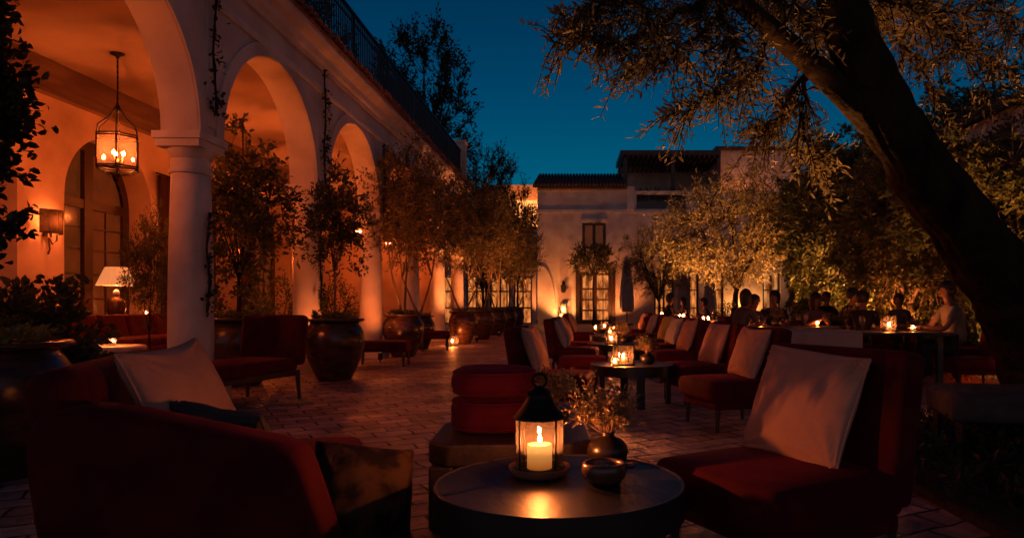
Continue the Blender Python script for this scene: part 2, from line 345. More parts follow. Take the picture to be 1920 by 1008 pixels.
# ------------------------------------------------------------------ the arcade
AXF, AXB = -4.12, -4.52; AX = -4.335; SPAN = 3.3; PIERS = [4.4+SPAN*i for i in range(7)]     # 4.4 .. 24.2
SPR = 2.95; RAD = 1.40; ZTOP = 5.15
def arched(mb, xf, xb, y0, y1, centers, rad, spr, zb, zt, n=28, jamb=False):
    """a wall along Y with round-headed openings; jambs run down to the floor when asked"""
    def quad(a, b, c, d): mb.add([a, b, c, d], [(0, 1, 2, 3)])
    def solid(ya, yb, za, zb_):
        for x, fl in ((xf, 1), (xb, 0)):
            q = [(x, ya, za), (x, yb, za), (x, yb, zb_), (x, ya, zb_)]
            mb.add(q if fl else q[::-1], [(0, 1, 2, 3)])
    edges = [y0]
    for c in centers: edges += [c-rad, c+rad]
    edges.append(y1)
    lo = 0 if jamb else zb
    for i in range(0, len(edges), 2):
        solid(edges[i], edges[i+1], lo, zt)
        if not jamb: quad((xf, edges[i], lo), (xb, edges[i], lo), (xb, edges[i+1], lo), (xf, edges[i+1], lo))
    for c in centers:
        pts = [(c+rad*math.cos(PI-PI*k/n), spr+rad*math.sin(PI*k/n)) for k in range(n+1)]
        for k in range(n):
            (ya, za), (yb, zb_) = pts[k], pts[k+1]
            quad((xf, ya, za), (xf, yb, zb_), (xf, yb, zt), (xf, ya, zt))
            quad((xb, yb, zb_), (xb, ya, za), (xb, ya, zt), (xb, yb, zt))
            mb.add([(xf, ya, za), (xb, ya, za), (xb, yb, zb_), (xf, yb, zb_)], [(0, 1, 2, 3)], True)
        if spr > lo:
            for y in (c-rad, c+rad): quad((xf, y, lo), (xb, y, lo), (xb, y, spr), (xf, y, spr))
    for y in (y0, y1): quad((xf, y, lo), (xb, y, lo), (xb, y, zt), (xf, y, zt))
    quad((xf, y0, zt), (xf, y1, zt), (xb, y1, zt), (xb, y0, zt))
arc = empty('arcade', (AX, 14.3, 0), 0, 'long plastered arcade of round arches on white columns, open to the courtyard', 'arcade')
def apart(mb, name, m, parent=arc, **k):
    o = mb.build(name, m, parent, **k)
    if parent is arc: o.location = (-AX, -14.3, 0)
    return o
BAYS = [p+SPAN/2 for p in PIERS[:-1]]
a = MB(); arched(a, AXF, AXB, 3.9, 24.62, BAYS, RAD, SPR, SPR, ZTOP); apart(a, 'arch_wall', M_PLASTER)
for c in BAYS:                                                    # raised band round each arch
    a = MB(); n = 28
    for k in range(n):
        t0, t1 = PI*k/n, PI*(k+1)/n
        q = []
        for t in (t0, t1):
            for r_ in (RAD+.004, RAD+.17): q.append((c-r_*math.cos(t), SPR+r_*math.sin(t)))
        x0, x1 = AXF+.028, AXF-.01
        A, B, C_, D = q[0], q[1], q[3], q[2]
        a.add([(x0, *A), (x0, *D), (x0, *C_), (x0, *B)], [(0, 1, 2, 3)], True)
        a.add([(x0, *B), (x0, *C_), (x1, *C_), (x1, *B)], [(0, 1, 2, 3)], True)
        a.add([(x0, *A), (x1, *A), (x1, *D), (x0, *D)], [(0, 1, 2, 3)], True)
    apart(a, 'archivolt', M_PLASTER)
for i, p in enumerate(PIERS):
    s = MB(); s.lathe([(.225, .0), (.227, .3), (.228, .9), (.222, 1.5), (.208, 2.1), (.195, 2.52)], (AX, p, .0), 40)
    col_o = apart(s, 'column', M_PLASTER)
    s = MB(); s.lathe([(.195, 2.52), (.215, 2.525), (.222, 2.55), (.215, 2.575), (.197, 2.58), (.197, 2.68), (.21, 2.69), (.225, 2.735), (.24, 2.76), (.25, 2.79)], (AX, p, 0), 40)
    s.span(AX-.235, AX+.235, p-.27, p+.27, 2.79, 2.87); s.span(AX-.26, AX+.26, p-.295, p+.295, 2.871, 2.949)
    s.build('capital', M_STONE, col_o, auto=35)
    s = MB(); s.span(AX-.30, AX+.30, p-.30, p+.30, .006, .17)
    s.lathe([(.30, .171), (.305, .19), (.30, .225), (.265, .24), (.258, .27), (.27, .28), (.268, .31), (.232, .34)], (AX, p, 0), 40)
    s.build('base', M_STONE, col_o, auto=35)
    s = MB(); s.span(AXF-.01, AXF+.022, p-.10, p+.10, 3.05, 4.42); apart(s, 'pilaster_strip', M_PLASTER)
s = MB(); s.extrude([(AXF-.01, 4.42), (AXF+.03, 4.42), (AXF+.045, 4.45), (AXF+.045, 4.50), (AXF+.03, 4.53), (AXF-.01, 4.54)], 'y', 3.92, 24.63); apart(s, 'string_course', M_STONE)
s = MB(); s.extrude([(AXF-.01, 4.78), (AXF+.05, 4.78), (AXF+.05, 4.84), (AXF+.10, 4.87), (AXF+.12, 4.95), (AXF+.20, 5.0), (AXF+.26, 5.06), (AXF+.26, 5.12), (AXF-.01, 5.12)], 'y', 3.88, 24.66); apart(s, 'cornice', M_STONE)
s = MB()
y = 3.9
rt = random.Random(3)
while y < 24.6:
    dz = rt.uniform(-.008, .008); dx = rt.uniform(-.02, .02); vs = []; n = 8
    for x, zz in ((AXF+.36+dx, 5.135), (AXF-.1, 5.24)):
        for rr in (.098, .078):
            for k in range(n+1):
                t = PI*k/n; vs.append((x, y+rr*math.cos(t), zz+dz+rr*math.sin(t)))
    m_ = n+1; fs = []
    for k in range(n):
        fs += [(k, k+1, 2*m_+k+1, 2*m_+k), (m_+k, 3*m_+k, 3*m_+k+1, m_+k+1), (k, m_+k, m_+k+1, k+1)]
    s.add(vs, fs, True); y += .205
s.extrude([(AXF-.3, 5.155), (AXF+.30, 5.125), (AXF+.30, 5.145), (AXF-.3, 5.26)], 'y', 3.9, 24.6)
apart(s, 'eave_tiles', M_ROOF)
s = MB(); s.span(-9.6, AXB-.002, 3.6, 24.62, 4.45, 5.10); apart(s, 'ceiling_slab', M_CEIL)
s = MB(); s.span(-9.6, AXF-.32, 3.6, 24.62, 5.104, 5.30); apart(s, 'terrace_slab', M_PLASTER)
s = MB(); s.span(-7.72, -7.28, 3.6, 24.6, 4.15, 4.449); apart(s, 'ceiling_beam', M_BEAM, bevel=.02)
s = MB(); s.span(AXF-.34, AXF+.06, 24.25, 24.62, 5.30, 6.75); s.span(AXF-.38, AXF+.10, 24.21, 24.66, 6.751, 6.85); apart(s, 'end_pier', M_PLASTER)
# loggia wall and its arched doors
WX = -8.6; DOORS = [12.7+3.3*k for k in range(-2, 4)]
s = MB(); arched(s, WX, WX-.62, 3.6, 24.6, DOORS, 1.17, 2.92, 0, 4.449, jamb=True); apart(s, 'loggia_wall', M_WALLIN)
s = MB(); s.span(WX-1.0, AXB-.6, 24.62, 24.9, 0, 5.1); apart(s, 'end_wall', M_WALLIN)
for c in DOORS:
    x = WX-.5; n = 20
    fr = MB()
    def arcbar(r0, r1, x0, x1, spr):
        for k in range(n):
            t0, t1 = PI*k/n, PI*(k+1)/n
            q = [(c-r_*math.cos(t), spr+r_*math.sin(t)) for t in (t0, t1) for r_ in (r0, r1)]
            vs = [(xx, *pp) for xx in (x0, x1) for pp in (q[0], q[1], q[3], q[2])]
            fr.add(vs, [(3, 2, 1, 0), (4, 5, 6, 7), (0, 1, 5, 4), (2, 3, 7, 6)], False)
    arcbar(.98, 1.16, x-.04, x+.06, 2.92)
    for sy in (-1, 1):
        fr.span(x-.04, x+.06, c+sy*1.07-.09, c+sy*1.07+.09, 0.01, 2.92)
    fr.span(x-.03, x+.08, c-.11, c+.11, .01, 3.9); fr.span(x-.03, x+.07, c-.98, c+.98, 2.84, 3.0); fr.span(x-.03, x+.05, c-.98, c+.98, .01, .28)
    d = apart(fr, 'door', M_WOOD)
    mu = MB()
    for sy in (-1, 1):
        for zz in (.75, 1.2, 1.65, 2.1, 2.5): mu.span(x-.01, x+.03, c+sy*.54-.43, c+sy*.54+.43, zz-.014, zz+.014)
        mu.span(x-.011, x+.028, c+sy*.54-.014, c+sy*.54+.014, .28, 2.84)
    mu.build('muntins', M_WOOD, d)
    pn = MB(); pn.span(x-.006, x+.0, c-.99, c+.99, .2, 2.9)
    pn.extrude([(c-1.0*math.cos(PI*k/n), 2.9+1.0*math.sin(PI*k/n)) for k in range(n+1)], 'x', x-.006, x)
    pn.build('pane', M_PANE, d)
# railing on the terrace
rl = empty('terrace_railing', (AXF-.1, 14, 5.3), 0, 'black iron railing along the roof terrace above the arcade', 'railing')
s = MB(); s.box((0, 0, 1.17), (.06, 20.4, .04)); s.build('top_rail', M_IRON, rl)
s = MB(); s.box((0, 0, .10), (.04, 20.4, .03)); s.box((0, 0, 1.0), (.03, 20.4, .02)); s.build('lower_rail', M_IRON, rl)
s = MB()
for k in range(186): s.box((0, -10.2+.11*k, .56), (.022, .022, 1.15))
s.build('bars', M_IRON, rl)
for k in range(10):
    s = MB(); s.box((0, -10.1+2.24*k, .60), (.05, .05, 1.2)); s.build('post', M_IRON, rl)

# ------------------------------------------------------------------ leaves, trees, climbers
def unit(v): return v/np.maximum(np.linalg.norm(v, axis=-1, keepdims=True), 1e-9)
def leaves_into(mb, pos, d, nrm, ln, wd, hexa=False, fold=.25):
    d = unit(d); sd = unit(np.cross(d, nrm)); nn = unit(np.cross(sd, d)); ln = ln[:, None]; wd = wd[:, None]
    if hexa:
        V = np.stack([pos, pos+d*ln*.3+sd*wd*.5+nn*wd*fold, pos+d*ln*.7+sd*wd*.42+nn*wd*fold, pos+d*ln, pos+d*ln*.7-sd*wd*.42+nn*wd*fold, pos+d*ln*.3-sd*wd*.5+nn*wd*fold], 1); k = 6
    else:
        V = np.stack([pos, pos+d*ln*.45+sd*wd*.5+nn*wd*fold, pos+d*ln, pos+d*ln*.45-sd*wd*.5+nn*wd*fold], 1); k = 4
    b = len(mb.v); mb.v += [tuple(x) for x in V.reshape(-1, 3).tolist()]
    n = len(pos); idx = (np.arange(n*k).reshape(n, k)+b).tolist()
    mb.f += [tuple(x) for x in idx]; mb.sm += [False]*n
def make_tree(seed, h, rx, rz, fork, nl=6, nclump=60, per=60, ln=.07, wd=.026, cr=.3, tr=.07, up=.3, stems=1, lean=(0, 0), hollow=.35, ry=None, wob=.08, droop=0, hexa=False):
    """trunk and crown of a tree of height h: stems from the ground fork at `fork`, limbs reach clumps of twigs and leaves"""
    rng = np.random.RandomState(seed); T = MB(); C_ = MB(); ry = ry or rx
    cz = h-rz; limbs = []
    for st in range(stems):
        a0 = 2*PI*st/max(stems, 1)+rng.rand(); off = (.0 if stems == 1 else tr*1.5)
        base = np.array([off*math.cos(a0), off*math.sin(a0), 0.]); spread = 0 if stems == 1 else .12*h
        f = base+np.array([lean[0]+spread*math.cos(a0), lean[1]+spread*math.sin(a0), fork])
        n = 7; pts = []
        for i in range(n):
            t = i/(n-1); q = base*(1-t)+f*t+np.array([rng.normal(0, wob*tr*2), rng.normal(0, wob*tr*2), 0])*(0 < i < n-1)+np.array([wob*math.sin(t*5+st)*.5*fork*.3, wob*math.cos(t*4+st)*.3*fork*.3, 0])*t*(1-t)*3
            pts.append(q)
        rr = [tr*(1.35 if i == 0 else 1-.4*i/(n-1)) for i in range(n)]
        T.tube(pts, rr, 10)
        for k in range(max(2, nl//stems)):
            a = 2*PI*(k+rng.rand()*.6)/max(2, nl//stems)+a0; el = rng.uniform(.35, 1.2)
            tgt = np.array([lean[0]+rx*.75*math.cos(a)*math.cos(el), lean[1]+ry*.75*math.sin(a)*math.cos(el), cz+rz*.75*math.sin(el)*rng.uniform(.4, 1.1)])
            mid = (f+tgt)/2+rng.normal(0, .1*rx, 3)+np.array([0, 0, .06*h]); L = []
            for i in range(7):
                t = i/6; L.append(f*(1-t)**2+2*mid*t*(1-t)+tgt*t*t)
            T.tube(L, [tr*.55*(1-.8*i/6) for i in range(7)], 6); limbs += L[2:]
    limbs = np.array(limbs)
    d = unit(rng.normal(size=(nclump, 3))); rad = hollow+(1-hollow)*rng.rand(nclump)**.6
    rad *= 1+.16*np.sin(d[:, 0]*5+seed)*np.cos(d[:, 1]*4+seed*2)+rng.normal(0, .07, nclump)
    cen = d*rad[:, None]*np.array([rx, ry, rz])+np.array([lean[0], lean[1], cz])
    cen[:, 2] = np.maximum(cen[:, 2], fork*.7)
    for c in cen:
        q = limbs[np.argmin(((limbs-c)**2).sum(1)+.3*np.maximum(0, limbs[:, 2]-c[2]))]
        m_ = (q+c)/2+rng.normal(0, .06*rx, 3)
        T.tube([q, m_, c], [tr*.13, tr*.09, tr*.05], 4, cap=False)
        nt_ = max(3, per//10)
        outd = unit((c-np.array([lean[0], lean[1], cz-.3*rz]))/np.array([rx, ry, rz]))
        td = unit(outd*.8+rng.normal(0, .7, (nt_, 3))+np.array([0, 0, up-droop]))
        tl = cr*rng.uniform(.6, 1.25, nt_)
        npl = max(2, per//nt_)
        tt = np.tile(np.linspace(.08, 1, npl), (nt_, 1))+rng.normal(0, .03, (nt_, npl))
        pos = c+td[:, None, :]*(tl[:, None, None]*tt[:, :, None])+np.array([0, 0, -.3])*droop*(tt**2)[:, :, None]*cr
        pos = pos.reshape(-1, 3)+rng.normal(0, .012, (nt_*npl, 3))
        dd = np.repeat(td, npl, 0)+rng.normal(0, .65, (nt_*npl, 3))
        nn = rng.normal(size=(nt_*npl, 3)); s_ = rng.uniform(.65, 1.25, nt_*npl)
        leaves_into(C_, pos, dd, nn, ln*s_, wd*s_, hexa)
        for k in range(0, nt_, 2): T.tube([c, c+td[k]*tl[k]*.8], [tr*.04, tr*.015], 3, cap=False)
    return T, C_
def tree(name, label, cat, loc, rz, T, C_, bark, leaf, group=None, scale=1):
    r = empty(name, loc, rz, label, cat, group); T.build('trunk', bark, r); C_.build('crown', leaf, r); r.scale = (scale,)*3 if not hasattr(scale, '__len__') else scale
    return r
def climber(name, label, y, z0, z1, seed, dens=22, x=None, wide=.07):
    rng = np.random.RandomState(seed); x = AXF+.04 if x is None else x
    r = empty(name, (x, y, z0), 0, label, 'vine', 'vines climbing the arcade'); st = MB(); lf = MB(); n = 14; pts = []
    for i in range(n):
        t = i/(n-1); pts.append((.0, math.sin(t*9+seed)*.03, (z1-z0)*t))
    st.tube(pts, .012, 5); st.tube([(0.005, p[1]+.03*math.sin(i*2.1), p[2]) for i, p in enumerate(pts)], .009, 5)
    st.build('stem', M_BARK, r)
    k = int(dens*(z1-z0)*3); t = rng.rand(k)**1.2
    ok = np.sin(t*17+seed)+rng.rand(k)*1.6 > .3; t = t[ok]; k = len(t)
    pos = np.stack([np.abs(rng.normal(0, .025, k)), np.sin(t*9+seed)*.03+rng.normal(0, wide, k), t*(z1-z0)], 1)
    leaves_into(lf, pos, rng.normal(size=(k, 3))+np.array([.4, 0, -.6]), rng.normal(size=(k, 3))+np.array([1.5, 0, 0]), rng.uniform(.04, .085, k), rng.uniform(.03, .055, k))
    lf.build('leaves', M_DARKL, r); return r
climber('climbing_vine', 'dark leafy vine high on the spandrel above the nearest full column', 7.68, 3.2, 4.9, 1, 26, x=AXF+.06)
climber('climbing_vine', 'thick dark vine running from the capital to the cornice above the second column', 10.98, 2.9, 4.8, 2, 40, x=AXF+.06)
climber('climbing_vine', 'thin vine trailing up the spandrel above the third column', 14.28, 2.9, 4.4, 3, 26, x=AXF+.06)
climber('climbing_vine', 'sparse vine with a few leaves on the shaft of the nearest full column', 7.62, 1.0, 2.1, 5, 26, x=AX+.235, wide=.05)
climber('climbing_vine', 'leafy vine wrapped along the courtyard side of the second column shaft', 10.9, 1.0, 2.7, 6, 45, x=AX+.235, wide=.06)

# ------------------------------------------------------------------ pots and potted trees
def pot(loc, s, label, m=None, w=1.0):
    r = empty('terracotta_pot', loc, 0, label, 'plant pot', 'big clay pots along the arcade')
    b = MB(); b.lathe([(.22, 0.004), (.245, .02), (.31, .16), (.385, .34), (.43, .52), (.435, .62), (.415, .72), (.37, .80), (.345, .835), (.35, .85)], (0, 0, 0), 48); b.lathe([(.33, .78), (.30, .84), (.31, .86)], (0, 0, 0), 3)
    b = MB(); b.lathe([(.22, 0.004), (.245, .02), (.31, .16), (.385, .34), (.43, .52), (.437, .62), (.415, .72), (.37, .80), (.345, .835), (.345, .86)], (0, 0, 0), 48)
    b.build('body', m or M_POT, r)
    l = MB(); l.lathe([(.346, .86), (.40, .872), (.428, .885), (.43, .90), (.42, .912), (.36, .915), (.335, .90), (.33, .86)], (0, 0, 0), 48); l.build('rim', m or M_POT, r)
    so = MB(); so.lathe([(.333, .87), (.2, .885), (0.0, .89)], (0, 0, 0), 24); so.build('soil', M_SOIL, r)
    rng = np.random.RandomState(int(loc[1]*10)); k = 260; h = MB(); a = rng.rand(k)*2*PI; rad = .31*np.sqrt(rng.rand(k))
    pos = np.stack([rad*np.cos(a), rad*np.sin(a), .885+rng.rand(k)*.09], 1)
    leaves_into(h, pos, np.stack([np.cos(a)*.7, np.sin(a)*.7, rng.uniform(.0, 1.2, k)], 1)+rng.normal(0, .4, (k, 3)), rng.normal(size=(k, 3))+np.array([0, 0, 1]), rng.uniform(.05, .10, k), rng.uniform(.025, .045, k))
    h.build('underplanting', M_HERB, r); r.scale = (s*w, s*w, s); return r
POTS = [(-3.72, 4.35, .93, 'huge dark urn cut off at the left edge of the photo, leaves spilling over it', None, 1.12),
        (-4.62, 9.35, 1.0, 'wide pot under the first arch, half hidden behind the high-backed red chaise', None, 1.15),
        (-3.56, 10.0, .97, 'big round-bellied dark pot standing free in front of the second column', None, 1.0),
        (-3.72, 14.5, .98, 'dark glazed pot behind the red bench beside the third column', None, 1.0),
        (-3.95, 16.9, .90, 'dark pot peeking out behind the pot beside the red bench', None, .95),
        (-3.28, 19.2, 1.0, 'reddish brown lit pot, first and nearest of the far row of pots', M_POT2, .90),
        (-3.14, 22.0, 1.0, 'brown pot second in the far row, just behind the reddish lit one', M_POT2, .86),
        (-3.08, 25.0, 1.0, 'dark pot third in the far row of pots', None, .86),
        (-3.02, 28.3, 1.0, 'dark pot fourth in the far row of pots', None, .86),
        (-2.98, 31.8, 1.0, 'small looking dark pot at the far end of the row, nearest the white house', None, .86)]
for (x, y, s, lb, m, wv) in POTS: pot((x, y, .004), s, lb, m, wv)
tA = make_tree(11, 2.50, .66, 1.00, .55, 6, 150, 60, .068, .030, .24, .032, up=.4, hollow=.1, hexa=True, droop=.3)
tB = make_tree(12, 2.25, .46, .78, .72, 5, 105, 50, .055, .024, .20, .022, up=.5, hollow=.1, hexa=True)
tC = make_tree(13, 3.5, .95, 1.15, .9, 6, 190, 64, .072, .032, .31, .030, up=.5, stems=2, hollow=.15)
PT = 'trees growing out of the clay pots'
r_ = tree('potted_tree', 'dense bushy citrus tree in the pot under the first arch', 'tree', (-4.62, 9.35, .87), 0, *tA, M_BARK, M_FICUS, PT)
tree('potted_tree', 'slim pale-stemmed young tree in the free standing pot by the second column', 'tree', (-3.56, 10, .85), .5, *tB, M_BARK2, M_FICUS, PT)
pc = tree('potted_tree', 'twin-stemmed leaning tree in the pot behind the red bench', 'tree', (-3.72, 14.5, .86), .9, *tC, M_BARK2, M_CROWN, PT)
for (x, y, rz, s, lb) in [(-3.95, 16.9, 2.1, 1.0, 'loose tree half hidden behind the twin-stemmed leaning tree'), (-3.28, 19.2, 3.0, 1.08, 'twin-stemmed tree in the reddish lit pot at the head of the far row'),
                          (-3.14, 22, .4, 1.15, 'tree in the second pot of the far row'), (-3.08, 25, 1.5, 1.12, 'tree in the third pot of the far row'),
                          (-3.02, 28.3, 4, 1.15, 'tree in the fourth pot of the far row'), (-2.98, 31.8, 5, 1.1, 'tree in the last pot of the far row, touching the white house')]:
    dup(pc, (x, y, .86), rz, lb, s)
tN = make_tree(17, 2.75, .30, 1.2, .4, 6, 110, 50, .065, .036, .19, .035, up=.4, hollow=.1, hexa=True)
tree('potted_tree', 'tall dark shrub in the huge urn at the left edge', 'tree', (-3.98, 4.5, .82), .3, *tN, M_BARK, M_DARKL, PT)
tS = make_tree(18, 1.15, .42, .5, .2, 5, 70, 60, .075, .04, .20, .02, up=.1, hollow=.1, hexa=True)
sh = tree('leafy_shrub', 'low dark shrub lit from behind beside the huge urn on the left', 'shrub', (-4.5, 5.6, 0), .3, *tS, M_BARK, M_FICUS, 'shrubs at the foot of the arcade', 1.05)
dup(sh, (-4.3, 5.1, .0), 2.0, 'spreading low shrub tucked behind the huge urn', .8)
tree('potted_tree', 'thin leafy tree inside the loggia beside the table lamp', 'tree', (-6.75, 10.9, .004), 1.5, *tC, M_BARK, M_FICUS, PT, (.40, .40, .72))

# ------------------------------------------------------------------ larger trees behind
tP = make_tree(21, 9.5, 2.0, 3.6, 2.6, 8, 190, 60, .17, .075, .75, .14, up=1.3, hollow=.25)
BT = 'tall dark trees behind the arcade'
pp = tree('tall_tree', 'dark poplar-like tree rising behind the terrace railing', 'tree', (-6.1, 26.6, 2.3), 0, *tP, M_BARK, M_DARKL, BT)
dup(pp, (-4.6, 33.5, 0), 1.2, 'dark upright tree left of the white house, tips against the sky', (.75, .75, .93))
dup(pp, (-4.0, 28.2, 0), 2.6, 'dense lit green tree over the far row of pots', (.62, .62, .62))
dup(pp, (-3.4, 37.0, 0), 4.0, 'dark tree touching the left corner of the white house', (.6, .6, .8))
dup(pp, (-9.5, 23.5, 3.0), 5.0, 'faint dark tree showing over the railing, farthest to the left', (.9, .9, .95))
tO = make_tree(36, 6.5, 3.2, 2.3, 1.75, 9, 400, 72, .12, .040, .52, .17, up=.25, hollow=.3, lean=(.2, 0))
GT = 'trees of the right hand garden'
oo = tree('olive_tree', 'spreading olive tree lit gold from below, in front of the white house', 'olive tree', (6.3, 29, 0), 0, *tO, M_BARK, M_OLIVE2, GT)
dup(oo, (3.6, 31.5, 0), 2.2, 'small darker olive between the closed parasol and the golden olive', (.52, .52, .72))
tG = make_tree(32, 7.2, 2.6, 2.9, 1.7, 8, 380, 76, .17, .085, .55, .15, up=.1, droop=.4, hollow=.4)
gg = tree('garden_tree', 'big dark green tree behind the seated group', 'garden tree', (9.7, 24.5, 0), 0, *tG, M_BARK2, M_IVY, GT)
dup(gg, (8.2, 19.2, 0), 1.9, 'pale-trunked tree lit from below right of the big dark green tree', (.85, .85, .80))
dup(gg, (7.2, 15.2, 0), 3.6, 'red-lit trunk tree just left of the leaning foreground trunk', (.62, .62, .66))
dup(gg, (11.5, 31, 0), 4.4, 'tall dark tree at the right end of the white house', (1.15, 1.15, 1.12))
dup(gg, (13.5, 24, 0), .7, 'dark tree mass far right beyond the garden wall', (1.2, 1.2, 1.25))
dup(gg, (7.3, 11.2, 0), 5.2, 'bushy lit tree right of the leaning foreground trunk', (.70, .70, .60))

# the wall on the right with its ivy
wl = empty('garden_building', (9.6, 12, 0), 0, 'dark low building with a sloping roof edge behind the right hand garden', 'building')
s = MB(); s.box((1.5, 3, 2.75), (3, 34, 5.5)); s.build('wall', M_PLASTER, wl)
s = MB(); s.extrude([(-.35, 5.45), (3.4, 6.9), (3.4, 7.05), (-.35, 5.62)], 'y', -15, 21); s.build('roof', M_ROOFD, wl)
rng = np.random.RandomState(5)
k = 26000; iv = MB(); yy = rng.uniform(-8, 19, k); zz = rng.uniform(0, 1, k)**.9*(3.9+.5*np.sin(yy*1.3)+.3*np.sin(yy*3.1))
dep = .32+.3*np.sin(yy*2.3+zz*1.7)*np.sin(zz*2.9+yy)+rng.uniform(0, .22, k)
leaves_into(iv, np.stack([-np.maximum(dep, .02), yy, zz], 1), rng.normal(0, .6, (k, 3))+np.array([-.5, 0, -.5]), rng.normal(0, .5, (k, 3))+np.array([-1, 0, .4]), rng.uniform(.10, .2, k), rng.uniform(.06, .12, k))
iw = empty('ivy', (9.6, 12, 0), 0, 'thick ivy covering the dark garden building on the right', 'ivy'); iv.build('leaves', M_IVY, iw)
st = MB()
for q in range(26):
    y0 = -8+q*1.05; st.tube([(-.03, y0, 0), (-.05, y0+.2, 1.2), (-.04, y0-.15, 2.4), (-.04, y0+.3, 3.6)], [.03, .02, .015, .008], 5)
st.build('stem', M_BARK, iw)
def hedge(name, label, loc, d, n, seed, m, ln=.09, wd=.05, group=None):
    rng = np.random.RandomState(seed); r = empty(name, loc, 0, label, 'shrub', group); h = MB()
    dd = unit(rng.normal(size=(n, 3))); dd[:, 2] = np.abs(dd[:, 2]); rad = rng.uniform(.55, 1.0, n)**.5
    rad *= 1+.14*np.sin(dd[:, 0]*7+seed)*np.sin(dd[:, 1]*6)+.1*np.sin(dd[:, 2]*9+dd[:, 0]*5)
    pos = dd*rad[:, None]*np.array([d[0]/2, d[1]/2, d[2]])
    leaves_into(h, pos, dd+rng.normal(0, .7, (n, 3)), rng.normal(size=(n, 3))+dd, rng.uniform(.7, 1.3, n)*ln, rng.uniform(.7, 1.3, n)*wd)
    h.build('leaves', m, r); s = MB()
    for q in range(14):
        a = rng.rand()*2*PI; e = np.array([math.cos(a)*d[0]*.36, math.sin(a)*d[1]*.36, d[2]*rng.uniform(.5, .8)]); s.tube([(0, 0, 0), e*.5+np.array([0, 0, .08]), e], [.02, .014, .006], 5)
    s.build('stem', M_BARK, r); return r
SH = 'shrubs of the right hand garden'
hedge('garden_shrub', 'bright yellow-green lit bush right of the seated man in grey', (6.1, 10.6, 0), (1.5, 1.9, 1.35), 3200, 1, M_HERB, group=SH)
hedge('garden_shrub', 'low clipped yellow-green hedge behind the seated group', (6.6, 14.2, 0), (3.6, 1.2, .95), 4200, 2, M_HERB, group=SH)
hedge('garden_shrub', 'reddish brown lit bush beside the black trunk at the right', (6.6, 8.6, 0), (1.6, 2.2, 2.1), 3600, 3, M_IVY, group=SH)
hedge('garden_shrub', 'small dark bush at the foot of the golden olive', (5.9, 27.6, 0), (1.9, 1.4, 1.1), 1800, 4, M_FICUS, group=SH)
# ground cover under the leaning tree
rng = np.random.RandomState(8); k = 5200; gc = MB(); x = rng.uniform(1.85, 4.6, k); y = rng.uniform(2.3, 6.0, k)
ok = (x > 1.95+.12*np.sin(y*3)) & ~((np.abs(x-3.9) < .5) & (np.abs(y-5.7) < .5)) & (y < 6.2-.3*(x-2)); x, y = x[ok], y[ok]; k = len(x)
z = .06+rng.rand(k)*(.20+.10*np.sin(x*5)*np.sin(y*4))
leaves_into(gc, np.stack([x, y, z], 1), rng.normal(0, .8, (k, 3))+np.array([0, 0, .5]), rng.normal(0, .5, (k, 3))+np.array([0, 0, 1]), rng.uniform(.05, .10, k), rng.uniform(.03, .05, k))
tag(gc.build('ground_cover', M_DARKL), kind='stuff')

# ------------------------------------------------------------------ leaning olive in the foreground
fo = empty('leaning_olive_tree', (3.9, 5.72, .05), 0, 'black leaning olive trunk crossing the right of the photo, silvery branches overhead', 'olive tree')
O0 = Vector((3.9, 5.72, .05))
trunk = [((1985, 980), 5.75, 125), ((1980, 850), 5.7, 98), ((1968, 730), 5.6, 88), ((1940, 640), 5.45, 80), ((1888, 540), 5.25, 72), ((1808, 425), 5.0, 66), ((1732, 330), 4.8, 61), ((1668, 228), 4.6, 57), ((1615, 120), 4.45, 53), ((1578, 10), 4.35, 49), ((1550, -110), 4.3, 44), ((1500, -260), 4.25, 36)]
s = MB(); pts = [P(*p, Y)-O0 for p, Y, r_ in trunk]; pts[0].z = -.06
rr = [r_*Y/FPX for p, Y, r_ in trunk]
# finer trunk with knots
pts2 = []; rr2 = []
for i in range(len(pts)-1):
    for j in range(9):
        t = j/9; pts2.append(pts[i].lerp(pts[i+1], t)+Vector((math.sin(i*5+j*.55)*.008, math.cos(i*3+j*.8)*.008, 0))); rr2.append((rr[i]*(1-t)+rr[i+1]*t)*(1+.035*math.sin(i*4.3+j*.9)))
b0 = len(s.v); rr2 = [q*.89 for q in rr2]; s.tube(pts2, rr2, 72)
nv = []
rngk = random.Random(4)
from mathutils import noise
for i, v in enumerate(s.v):
    ring, kk = divmod(i, 72); a = 2*PI*kk/72; c = pts2[ring]; d = Vector(v)-c; hgt_ = ring*.055
    q1 = 1-abs(noise.noise(Vector((math.cos(a)*3.4, math.sin(a)*3.4, hgt_*1.1))))*2; q2 = 1-abs(noise.noise(Vector((math.cos(a)*8, math.sin(a)*8, hgt_*2.6+7))))*2
    f = 1+.05*math.sin(3*a+ring*.12)+.075*q1+.04*q2-.06
    nv.append(tuple(c+d*f))
s.v = nv
s.build('trunk', M_BARK, fo)
def limb(px, Ys, rp):
    return [P(*p, Y)-O0 for p, Y in zip(px, Ys)], [r_*Y/FPX for r_, Y in zip(rp, Ys)]
limbs = [limb([(1640, 225), (1585, 175), (1520, 118), (1445, 55), (1375, -8), (1300, -70), (1200, -120)], [4.58, 4.5, 4.4, 4.3, 4.2, 4.1, 4.0], [34, 27, 22, 19, 16, 12, 7]),
         limb([(1578, 0), (1640, -60), (1760, -110), (1900, -120)], [4.35, 4.4, 4.5, 4.6], [26, 20, 14, 8])]
for L in limbs:
    s = MB(); s.tube(L[0], L[1], 12); s.build('limb', M_BARK, fo)
